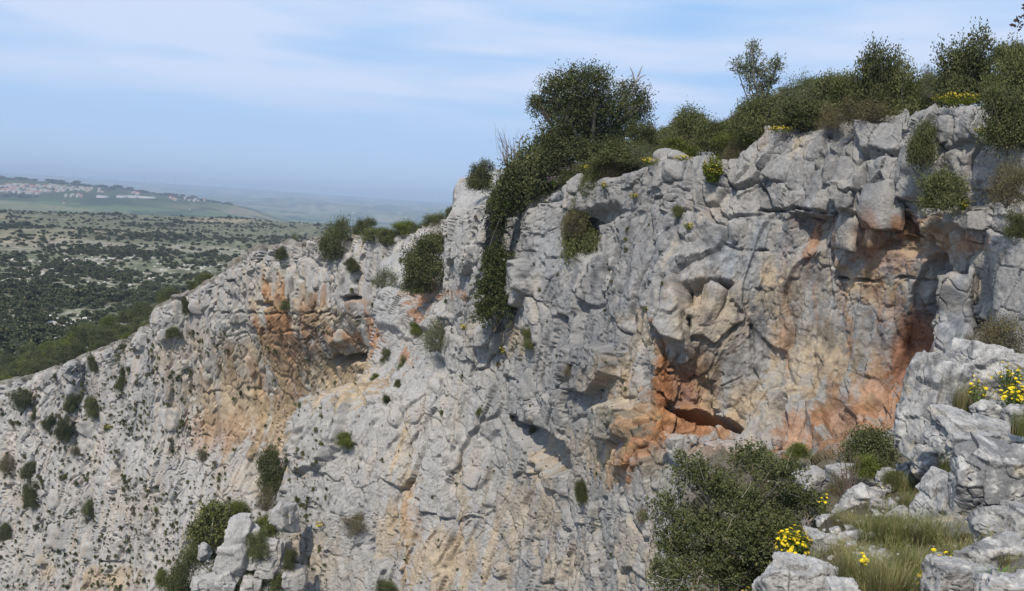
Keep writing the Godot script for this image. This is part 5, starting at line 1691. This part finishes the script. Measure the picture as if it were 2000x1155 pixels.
func big_tree() -> void:
	var d := 56.0
	var o := base("evergreen_tree", at(1150, 318, d))
	tag(o, "big dark evergreen tree with a lobed crown on the cliff rim", "tree")
	var lobes := []
	for q in [[1128, 172, 62, 46], [1085, 178, 36, 34], [1165, 160, 40, 32], [1070, 215, 42, 36], [1050, 205, 22, 22], [1118, 225, 66, 50], [1190, 215, 58, 48], [1240, 228, 40, 42], [1252, 200, 24, 34], [1150, 262, 80, 52], [1215, 262, 56, 44], [1100, 268, 56, 44], [1180, 290, 60, 34], [1225, 178, 26, 24], [1095, 292, 54, 34], [1155, 302, 70, 28], [1218, 298, 52, 28], [1140, 215, 60, 46]]:
		var p := at(q[0], q[1], d + sin(q[0] * 0.7) * 1.6) - o.position
		lobes.append([p, Vector3(q[2], q[3], q[2]) / F * d])
	part("crown", crown(lobes, 8600, 9, 0.115, 0.3, Color(0.024, 0.032, 0.014), Color(0.122, 0.134, 0.06), 77, 0.5, 0.35, 0.5), M.leaf, o)
	part("trunk", boughs(lobes, Vector3.ZERO, 0.2, Color(0.13, 0.115, 0.10), 78, 4), M.bark, o)
	var L := Leaves.new()
	var root := at(1222, 200, d) - o.position
	for q in [[1246, 150, 1240, 170, 1234, 185], [1255, 128, 1250, 140, 1246, 150], [1262, 146, 1252, 150, 1243, 160], [1236, 152, 1240, 160, 1242, 168], [1230, 130, 1236, 142, 1240, 160]]:
		L.tube(PackedVector3Array([at(q[4], q[5], d) - o.position, at(q[2], q[3], d) - o.position, at(q[0], q[1], d) - o.position]), 0.07, 0.015, Color(0.24, 0.22, 0.2), 5)
	L.tube(PackedVector3Array([root + Vector3(-0.3, -0.6, 0), root, at(1234, 185, d) - o.position]), 0.1, 0.07, Color(0.24, 0.22, 0.2), 5)
	part("dead_branch", L.mesh(), M.bark, o)
	# bare twigs standing up from the bush on the pinnacle side
	var t := base("bare_twigs", at(1005, 325, 59.5))
	tag(t, "bare grey twigs sticking up from the bush near the pinnacle", "dead shrub")
	var B := Leaves.new()
	rng.seed = 66
	for k in 26:
		var e := at(rng.randf_range(970, 1030), rng.randf_range(248, 300), 59.5 + rng.randf_range(-0.8, 0.8)) - t.position
		var m := e * 0.55 + rand_dir(rng) * 0.25
		B.tube(PackedVector3Array([Vector3(e.x * 0.5, 0, 0), m, e]), 0.025, 0.008, Color(0.22, 0.19, 0.17), 4)
		B.tube(PackedVector3Array([m, m.lerp(e, 0.5) + rand_dir(rng) * 0.3, e + rand_dir(rng) * 0.5]), 0.014, 0.006, Color(0.22, 0.19, 0.17), 4)
	part("twigs", B.mesh(), M.bark, t)

func olive_sapling() -> void:
	var d := 41.5
	var o := base("olive_sapling", at(1490, 235, d))
	tag(o, "wispy grey green olive sapling with see-through crown on the rim", "tree")
	var lobes := []
	for q in [[1472, 115, 24, 30], [1460, 140, 28, 26], [1480, 150, 30, 28], [1512, 140, 20, 26], [1500, 165, 28, 24], [1480, 182, 26, 24], [1520, 120, 12, 12], [1468, 95, 14, 16], [1440, 130, 14, 12]]:
		lobes.append([at(q[0], q[1], d + sin(q[0]) * 0.5) - o.position, Vector3(q[2], q[3], q[2]) / F * d])
	part("crown", crown(lobes, 430, 9, 0.15, 0.16, Color(0.06, 0.075, 0.045), Color(0.17, 0.19, 0.13), 91, 0.34, 0.5, 0.6), M.leaf, o)
	part("trunk", boughs(lobes, Vector3.ZERO, 0.05, Color(0.17, 0.15, 0.13), 92, 4), M.bark, o)
	# a spray of dark leaves reaching in from a tree beyond the frame, and prickly pear pads over a rim bush
	var s := base("overhanging_branch", at(2010, 40, 9.0))
	tag(s, "spray of dark leaves reaching in at the top corner", "branch")
	part("foliage", crown([[at(2004, 40, 9.0) - s.position, Vector3(0.06, 0.14, 0.08)], [at(2040, 40, 9.0) - s.position, Vector3(0.14, 0.2, 0.14)]], 60, 7, 0.05, 0.34, Color(0.03, 0.025, 0.02), Color(0.07, 0.06, 0.05), 17, 0.08, 0.2, 0.5), M.leaf, s)
	part("twig", boughs([[at(2004, 40, 9.0) - s.position, Vector3(0.06, 0.14, 0.08)]], Vector3(1.6, 0.6, 0), 0.012, Color(0.1, 0.09, 0.08), 3), M.bark, s)
	var c := base("prickly_pear", at(1756, 160, 36.5))
	tag(c, "prickly pear with two dark oval pads poking above the rounded rim bush", "cactus")
	for q in [[1755, 126, 11, 19, 0.25], [1774, 131, 11, 10, -0.1], [1764, 150, 12, 22, 0.0]]:
		var pad := SphereMesh.new()
		pad.radius = 0.5
		pad.height = 1.0
		pad.radial_segments = 20
		pad.rings = 10
		var pm := StandardMaterial3D.new()
		pm.albedo_color = Color(0.17, 0.21, 0.2)
		pm.roughness = 0.6
		var po := part("pad", pad, pm, c)
		po.position = at(q[0], q[1], 36.5) - c.position
		po.scale = Vector3(q[2], q[3], q[2] * 0.35) / F * 36.5
		po.rotation.z = -q[4]

func hanging_ivy() -> void:
	var d := 58.6
	var o := base("ivy", at(965, 640, d))
	tag(o, "long dark ivy hanging in the gully behind the pinnacle", "ivy")
	var lobes := []
	for q in [[985, 400, 34, 34, 58], [975, 440, 18, 40, 59], [968, 510, 30, 40, 59.0], [975, 555, 34, 46, 58.6], [950, 575, 26, 44, 58.8], [985, 600, 26, 34, 58.2], [945, 615, 22, 30, 58.8], [1000, 560, 12, 34, 58.4]]:
		lobes.append([at(q[0], q[1], q[4]) - o.position, Vector3(q[2], q[3], q[2]) / F * q[4]])
	part("foliage", crown(lobes, 2600, 9, 0.12, 0.34, Color(0.025, 0.036, 0.014), Color(0.085, 0.1, 0.038), 55, 0.36, -0.1, 0.4), M.leaf, o)
	part("stems", boughs(lobes, Vector3(0, -0.4, -0.4), 0.05, Color(0.14, 0.12, 0.1), 56, 3), M.bark, o)
	var t := base("pale_trunk_tree", at(430, 1110, 69.0))
	tag(t, "slender tree with a pale bent trunk in the green hollow", "tree")
	var lb := []
	for q in [[415, 1005, 30, 26], [445, 1025, 30, 22], [395, 1040, 30, 24], [420, 1050, 34, 22]]:
		lb.append([at(q[0], q[1], 69.0) - t.position, Vector3(q[2], q[3], q[2]) / F * 69.0])
	part("crown", crown(lb, 420, 8, 0.22, 0.28, Color(0.06, 0.07, 0.025), Color(0.16, 0.17, 0.06), 57, 0.5, 0.4, 0.5), M.leaf, t)
	var L := Leaves.new()
	L.tube(PackedVector3Array([Vector3.ZERO, at(420, 1075, 68.6) - t.position, at(412, 1045, 68.6) - t.position, at(416, 1010, 68.8) - t.position]), 0.11, 0.04, Color(0.42, 0.39, 0.34), 6)
	L.tube(PackedVector3Array([at(414, 1060, 68.6) - t.position, at(400, 1040, 68.7) - t.position, at(392, 1025, 68.8) - t.position]), 0.05, 0.02, Color(0.42, 0.39, 0.34), 5)
	part("trunk", L.mesh(), M.bark, t)

func yellow_flowers() -> void:
	var y := Color(0.55, 0.44, 0.04)
	var k := 0
	for q in [["tall yellow broom glowing against the grey rock", 1390, 328, 44, 56, 0.0], ["yellow patch beside the brown grass of the rim", 1268, 314, 44, 16, 0.0], ["yellow flowers on the pale rim rock", 1335, 308, 40, 12, 0.0], ["yellow flowers under the round green bush", 1178, 362, 20, 14, 0.0], ["yellow fringe above the round green bush", 1150, 326, 40, 14, 51.5], ["yellow tuft high on the wall", 1344, 440, 22, 18, 0.0], ["yellow tuft below the round green bush", 1236, 382, 22, 14, 0.0], ["yellow flowers under the dark bush of the rim", 1525, 252, 54, 12, 0.0], ["wide yellow bed on top of the grey corner wall", 1872, 192, 100, 22, 30.4], ["yellow green clump low on the corner wall", 1918, 255, 30, 20, 0.0], ["yellow flowers on the white knobs' shoulder", 554, 1005, 24, 18, 68.0], ["yellow flowers at the foot of the crag", 624, 1024, 18, 12, 0.0], ["yellow flowers on the square buttress of the far rim", 288, 668, 30, 10, 150.0], ["yellow weeds over the thin rib", 210, 832, 24, 14, 0.0], ["yellow weeds on the side wall under the pinnacle", 905, 638, 18, 14, 0.0], ["yellow weeds under the ivy", 980, 684, 14, 14, 0.0], ["yellow flowers by the bright bush under the wall's rim", 1880, 398, 26, 26, 28.4]]:
		var z: float = q[5]
		if z == 0.0:
			var g = hit(q[1], q[2] + q[4] * 0.4)
			z = g[2] - 0.2 if g else 40.0
		var w: float = q[3] / F * z
		var h: float = q[4] / F * z
		flower_plant("rim_flowers", q[0], at(q[1], q[2] + q[4] * 0.5, z), w, h, int(clampf(q[3] * q[4] * 0.13, 24, 180)), clampf(z * 0.0011, 0.03, 0.10), y, 400 + k, "", Color(0.12, 0.15, 0.03))
		k += 1
	for q in [["purple flowers under the broad dark bush", 1115, 332, 46, 16], ["second purple patch, lower by the rim stones", 1082, 352, 30, 22]]:
		flower_plant("purple_flowers", q[0], at(q[1], q[2] + q[4] * 0.5, 53.0), q[3] / F * 53.0, q[4] / F * 53.0, 50, 0.055, Color(0.19, 0.10, 0.19), 440 + k)
		k += 1

# ---------------------------------------------------------------- close plants
func foreground_plants() -> void:
	var d := 14.0
	var o := base("grey_green_bush", at(1430, 1150, d))
	tag(o, "big loose grey green bush with bare twigs below the hollow", "shrub")
	var lobes := []
	for q in [[1350, 925, 46, 42], [1300, 1000, 40, 50], [1400, 960, 56, 44], [1470, 905, 50, 42], [1530, 930, 50, 46], [1450, 990, 60, 50], [1540, 990, 56, 44], [1370, 1040, 66, 54], [1320, 1075, 50, 50], [1450, 1060, 70, 60], [1530, 1050, 56, 54], [1400, 1120, 80, 60], [1480, 1120, 70, 60], [1310, 1130, 50, 44], [1590, 990, 34, 30], [1560, 1090, 34, 40]]:
		lobes.append([at(q[0], q[1], d + 0.5 * sin(q[0] * 1.3 + q[1])) - o.position, Vector3(q[2], q[3], q[2] * 1.1) / F * d])
	part("foliage", crown(lobes, 3600, 12, 0.052, 0.24, Color(0.04, 0.052, 0.022), Color(0.125, 0.14, 0.062), 121, 0.16, 0.5, 0.5), M.leaf, o)
	part("branches", boughs(lobes, Vector3(0, -0.2, 0), 0.03, Color(0.25, 0.225, 0.2), 122, 9), M.bark, o)
	var T := Leaves.new()
	rng.seed = 12
	for k in 90:
		var l = lobes[k % lobes.size()]
		var c: Vector3 = l[0] + rand_dir(rng) * l[1] * 0.7
		var e := c + (rand_dir(rng) + Vector3(0.2, 0.3, 0.5)).normalized() * 0.4
		T.tube(PackedVector3Array([c, c.lerp(e, 0.5) + rand_dir(rng) * 0.06, e]), 0.006, 0.002, Color(0.30, 0.27, 0.24), 4)
	part("twigs", T.mesh(), M.bark, o)
	bush("ledge_bush", "dense dark green mound of a bush at the end of the hollow", 1695, 872, 136, 84, "oak", 4, 21.0)
	bush("ledge_bush", "yellow green low bush in front of the dark mound", 1690, 912, 76, 44, "moss", 1, 19.0)
	bush("ledge_bush", "dark brown bush in the gap beside the shaded rock", 1805, 915, 54, 60, "dry", 1, 11.8)
	bush("ledge_bush", "small green bush on the stone heap", 1745, 935, 50, 36, "green", 2, 11.0)
	bush("ledge_bush", "brown dry bush below the dead twigs", 1640, 945, 60, 50, "dry", 3, 16.0)
	bush("ledge_bush", "reddish dry bush between heap and dark gap", 1795, 965, 40, 60, "dry", 0, 10.2)
	var dead := base("dead_twigs", at(1652, 990, 13.5))
	tag(dead, "bare dark twigs standing before the dark green mound", "dead shrub")
	var B := Leaves.new()
	for q in [[1660, 870, 1662, 930], [1652, 900, 1656, 950], [1680, 905, 1668, 950], [1640, 890, 1648, 945], [1668, 885, 1664, 930], [1630, 930, 1642, 965], [1690, 930, 1672, 960], [1648, 870, 1654, 930], [1675, 880, 1668, 930]]:
		B.tube(PackedVector3Array([Vector3.ZERO, at(q[2], q[3], 13.5) - dead.position, at(q[0], q[1], 13.5) - dead.position]), 0.014, 0.004, Color(0.12, 0.09, 0.08), 5)
	for k in 24:
		var a := at(rng.randf_range(1640, 1680), rng.randf_range(890, 960), 13.5) - dead.position
		B.tube(PackedVector3Array([a, a + rand_dir(rng) * 0.07 + Vector3(0, 0.06, 0), a + rand_dir(rng) * 0.12 + Vector3(0, 0.12, 0)]), 0.006, 0.002, Color(0.12, 0.09, 0.08), 4)
	part("twigs", B.mesh(), M.bark, dead)
	var si := 0
	for g in [
		["tall mixed green and straw grass tuft in the middle of the ledge", 1745, 1075, 120, 92, 7.9, 1875, 0.32],
		["straw coloured grass tuft behind the white slab", 1672, 1150, 110, 90, 6.6, 1625, 0.50],
		["dense low grass between the tall tuft and yellow flowers", 1790, 1125, 110, 66, 6.6, 1625, 0.40],
		["shaggy grass hanging under the wedge shaped rock", 1830, 1070, 100, 80, 7.4, 1125, 0.36],
		["upright yellow green tuft beside the long slab", 1856, 930, 60, 62, 9.3, 650, 0.36],
		["brown grass tuft beside the tall pale boulder", 1885, 800, 70, 70, 10.6, 650, 0.54],
		["green grass tuft at the picture's edge under the flowers", 1992, 845, 50, 60, 9.0, 450, 0.29],
		["thin straw tuft over the pale stone", 1640, 1100, 70, 60, 8.0, 525, 0.58],
		["small tuft on top of the heap", 1775, 990, 60, 46, 9.8, 450, 0.43],
		["straw tuft at the bottom of the ledge", 1735, 1165, 120, 90, 5.8, 1125, 0.50],
		["long green tuft under the dense low grass", 1825, 1160, 80, 70, 5.9, 750, 0.29],
		["small dry tuft between the two flagstones and the grass", 1700, 1045, 60, 50, 9.0, 475, 0.50],
		["dry tuft in the gap beside the dark brown bush", 1770, 955, 40, 40, 10.8, 325, 0.43],
		["tuft at the foot of the largest boulder's wedge", 1815, 1030, 46, 50, 8.4, 375, 0.43],
		["fine tuft beside the yellow spurge", 1590, 1105, 40, 46, 8.2, 325, 0.43],
	]:
		grass(g[0], g[1], g[2], g[3], g[4], g[5], g[6], g[7], 20 + si)
		si += 1
	rng.seed = 93
	for k in 70:
		var px := rng.randf_range(1520, 2000)
		var py := rng.randf_range(930, 1165)
		var gg = hit(px, py)
		if gg == null or gg[3] != 2 or gg[2] > 13.0: continue
		var z: float = gg[2]
		var o2 := base("grass_tuft", gg[0])
		o2.scale = Vector3.ONE * rng.randf_range(0.7, 1.3)
		o2.rotation.y = rng.randf() * TAU
		tag(o2, sited("low scrap of grass", px, py, LEDGE_MARKS), "grass", "low grass scraps on the ledge")
		part("blades", scrap_model(k % 5), M.leaf, o2)
	var green := base("leafy_weed", at(1950, 1135, 5.4))
	tag(green, "bright green strap leaved weed under the split boulder", "plant")
	var W := Leaves.new()
	for k in 46:
		var a := rng.randf() * TAU
		var e := Vector3(cos(a) * 0.11, rng.randf_range(0.04, 0.13), sin(a) * 0.08)
		W.blade(Vector3(cos(a) * 0.03, 0, sin(a) * 0.03), e, Vector3(cos(a) * 0.04, -0.03, 0), Vector3(-sin(a), 0, cos(a)) * 0.006, Color(0.07, 0.11, 0.025), Color(0.13, 0.2, 0.05))
	part("leaves", W.mesh(), M.leaf, green)
	var y := Color(0.88, 0.68, 0.012)
	var k2 := 0
	for q in [["dense yellow spurge bush above the white slab", 1548, 1064, 66, 64, 8.6, 150, 0.022, 1], ["lone yellow flowers rising out of the straw grass", 1683, 1100, 18, 44, 6.6, 6, 0.026, 0], ["lowest yellow flowers along the grey rock's edge", 1805, 1140, 34, 70, 6.0, 26, 0.024, 0], ["pair of yellow heads above the grey rock", 1823, 1098, 22, 44, 6.3, 8, 0.022, 0], ["yellow heads under the shaded rock", 1856, 1090, 24, 30, 6.4, 6, 0.02, 0], ["last yellow heads before the split boulder", 1882, 1096, 20, 30, 6.4, 5, 0.018, 0], ["big yellow cluster on the ledge at the picture's edge", 1980, 775, 70, 50, 9.8, 60, 0.028, 0], ["upper yellow cluster against the smooth pale rock", 1968, 732, 70, 46, 10.8, 46, 0.024, 0], ["yellow flowers over the brown grass tuft", 1912, 768, 56, 50, 10.2, 24, 0.024, 0], ["small yellow flowers next to the dusky bush", 1888, 738, 44, 34, 11.0, 12, 0.022, 0], ["yellow sprig before the dark brown bush", 1793, 952, 16, 24, 10.6, 3, 0.02, 0], ["yellow sprig between big bush and stone heap", 1612, 985, 30, 34, 11.6, 9, 0.022, 0], ["yellow sprig on the stone heap", 1716, 950, 26, 20, 11.0, 4, 0.018, 0], ["greenish yellow sprigs beside the pale stone", 1642, 1062, 40, 40, 8.6, 14, 0.012, 0], ["yellow flower at the bottom edge under the big bush", 1460, 1158, 22, 20, 8.4, 3, 0.022, 0], ["orange yellow sprig on the spurge's shoulder", 1588, 1040, 26, 24, 9.4, 8, 0.018, 0]]:
		var z: float = q[5]
		flower_plant("yellow_flowers", q[0], at(q[1], q[2] + q[4] * 0.5, z), q[3] / F * z, q[4] / F * z * 1.1, q[6], q[7], y if k2 != 15 else Color(0.8, 0.5, 0.02), 500 + k2)
		k2 += 1
